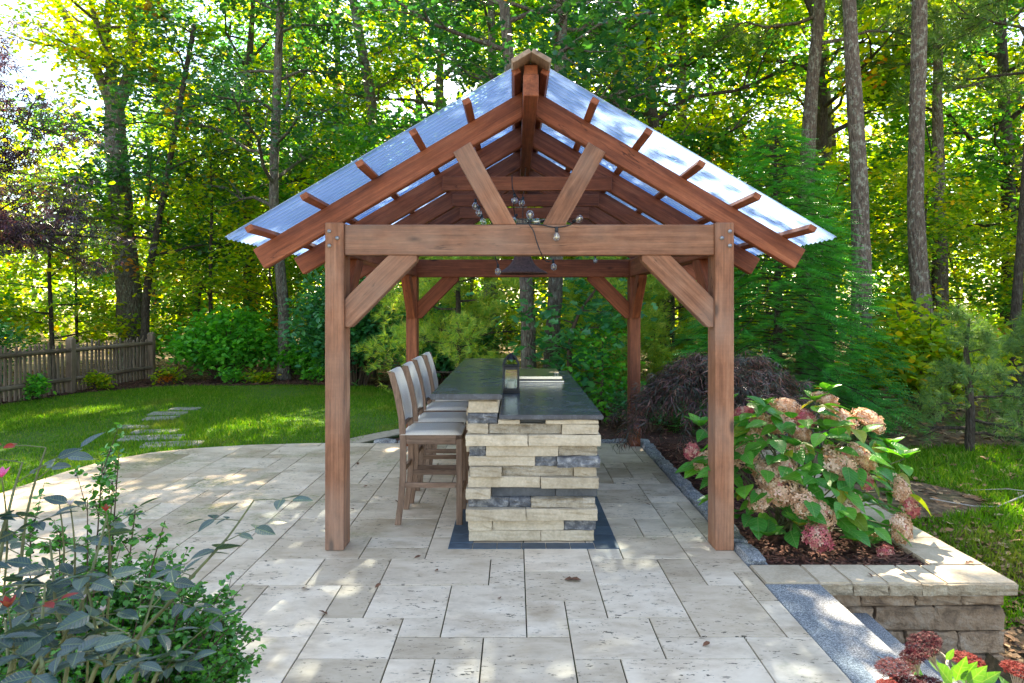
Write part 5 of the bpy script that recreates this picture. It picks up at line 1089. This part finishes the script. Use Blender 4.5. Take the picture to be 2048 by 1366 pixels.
# sedum
sd_ = thing('sedum_plant', (1.62+.25,2.2,-.005), 'stonecrop with flat dark red flower heads beside the granite steps', 'plant'); sb = Vector((1.95,2.25,-.005)); wood = []
sl_ = [bigleaf('leaf', .24, 6, .12, -.1, .01, s) for s in (31,32)]
def sedum_head(p, axis, R, mat):
    r = np.random.default_rng(int(abs(p.x*1000)) % 9999); n = int(620*(R/.07)); a = np.arange(n)*2.39996; q = np.sqrt((np.arange(n)+.5)/n); Cc = np.column_stack([q*np.cos(a)*R, q*np.sin(a)*R, R*.16*np.sqrt(1-.85*q*q)+r.normal(0,.003,n)])
    M = Matrix.Translation(p) @ Vector(axis).normalized().to_track_quat('Z','Y').to_matrix().to_4x4()
    h = mobj('flower_head', leaf_mesh('flower_head', 'floret', Cc, r.uniform(.004,.0065,n), up=.55, rng=r), mat, sd_, M)
    base = M @ Vector((0,0,-R*1.5))
    for k in range(14):
        an = k*2.4; w = M @ Vector((math.cos(an)*R*.75*(k/14)**.5, math.sin(an)*R*.75*(k/14)**.5, R*.18)); wood.append((np.array([base, (base+w)/2+Vector((0,0,.004)), w]), np.array([.0022,.0016,.0012])))
    return base
for x, y, Y, R, ax, m_ in [(1848,1292,2.40,.060,(-.5,-.1,.8),'sedum_red'),(1790,1338,2.30,.058,(-.15,-.02,1),'sedum_red'),(1828,1314,2.45,.045,(-.25,-.05,1),'sedum_red'),(1934,1321,2.40,.050,(0,-.05,1),'sedum_bright'),(2040,1343,2.30,.055,(.1,-.05,1),'sedum_bright'),(1812,1372,2.25,.05,(0,-.05,1),'sedum_red'),(1858,1372,2.3,.055,(0,-.05,1),'sedum_red'),(1780,1376,2.2,.04,(0,-.05,1),'sedum_bright')]:
    b = sedum_head(at(x, y, Y), ax, R, m_); g0 = Vector((b.x*.5+sb.x*.5+rnd.uniform(-.08,.08), b.y*.5+sb.y*.5, -.005)); P = smoothpath([g0, g0*.4+b*.6+Vector((0,0,.03)), b], 8); wood.append((P, np.linspace(.006,.004,8)))
    for q in range(7):
        t = .35+.55*q/6; p = Vector([np.interp(t, np.linspace(0,1,8), P[:,c]) for c in range(3)]); a = q*2.4; mobj('leaf', sl_[q % 2], 'sedum_leaf', sd_, orient(p, (math.cos(a), math.sin(a), .55), (-math.cos(a)*.5, -math.sin(a)*.5, 1), rnd.uniform(.07,.10)))
for x, y, Y, dx, dz, s in [(1905,1368,2.2,-.7,.75,.12),(1912,1362,2.25,.2,1.2,.10),(1922,1360,2.25,.55,1.0,.085),(1935,1368,2.2,.5,.8,.09),(1950,1372,2.2,1.0,.8,.09),(1900,1345,2.3,.9,.5,.07),(1893,1320,2.35,.5,1.2,.05)]:
    p = at(x, y, Y); mobj('leaf', sl_[0], 'sedum_leaf', sd_, orient(p, (dx, -.25, dz), (-.3*dx, -1, .55), s))
P = smoothpath([sb, at(1925,1372,2.3), at(1895,1320,2.37), at(1868,1297,2.4)], 10); wood.append((P, np.linspace(.007,.004,10)))
V, Q = tube_arrays(wood, 6); mobj('stems', np_mesh('stems', V, [Q], True), 'sedum_stem', sd_)
# fallen branch on the slope
def gp(x, y): return Vector((x, y, gz(x,y)+.05))
bw = [(smoothpath([gp(4.0,6.75), gp(4.5,6.6), gp(5.1,6.85)+Vector((0,0,.05)), gp(5.6,6.55), gp(6.2,6.75)], 12), np.linspace(.005,.013,12)), (smoothpath([gp(5.1,6.75), gp(5.0,6.95)+Vector((0,0,.06)), gp(4.6,7.15)], 6), np.linspace(.007,.002,6)), (smoothpath([gp(5.6,6.62), gp(5.75,6.9)+Vector((0,0,.12)), gp(5.6,7.2)+Vector((0,0,.18))], 6), np.linspace(.008,.002,6))]
V, Q = tube_arrays(bw, 6); br = mobj('fallen_branch', np_mesh('fallen_branch', V, [Q], True), MAT['plain']('bare_grey_branch', (.36,.33,.30), .9, 0, .3, 30)); tag(br, 'bare pale fallen branch lying on the grass beyond the seat wall', 'branch')
# dropped leaves on the paving
fl_me = [leaf_mesh('fallen_leaf', 'oak', np.zeros((1,3)), .11, up=.8), leaf_mesh('fallen_leaf', 'oak', np.zeros((1,3)), .06, up=.6), leaf_mesh('fallen_leaf', 'oval', np.zeros((1,3)), .05, up=.7)]
for me in fl_me:
    z = min(v.co.z for v in me.vertices)
    for v in me.vertices: v.co.z -= z
brown = MAT['plain']('dry_brown_leaf', (.13,.055,.028), .8, 0, .4, 30)
for k, (x, y, v) in enumerate([(1128,1160,0),(876,1146,2),(762,1172,2),(655,1230,1),(612,1175,1),(842,1116,2),(790,1003,2),(700,1022,2),(735,975,2),(715,930,1),(1010,1003,2),(560,905,2),(520,1055,2),(1290,1010,2),(1000,1203,2),(1420,1290,2),(1750,1318,2),(1600,1385,2),(1930,1128,1),(1735,1150,2)]):
    z = .003; Y = F*CH/(y-VY); p = at(x, y, Y); zz = p.z+.004 if p.x < 1.93 or y < 1170 else .004
    o = mobj('fallen_leaf', fl_me[v], brown, None, Matrix.Translation((p.x, p.y, .004)) @ Matrix.Rotation(k*1.9, 4, 'Z'))
    tag(o, 'large brown oak leaf lying on the tiles before the island' if k == 0 else ('curled brown leaf dropped on the paving' if v == 1 else 'small dark brown leaf scrap on the paving'), 'leaf', 'leaves dropped on the paving')
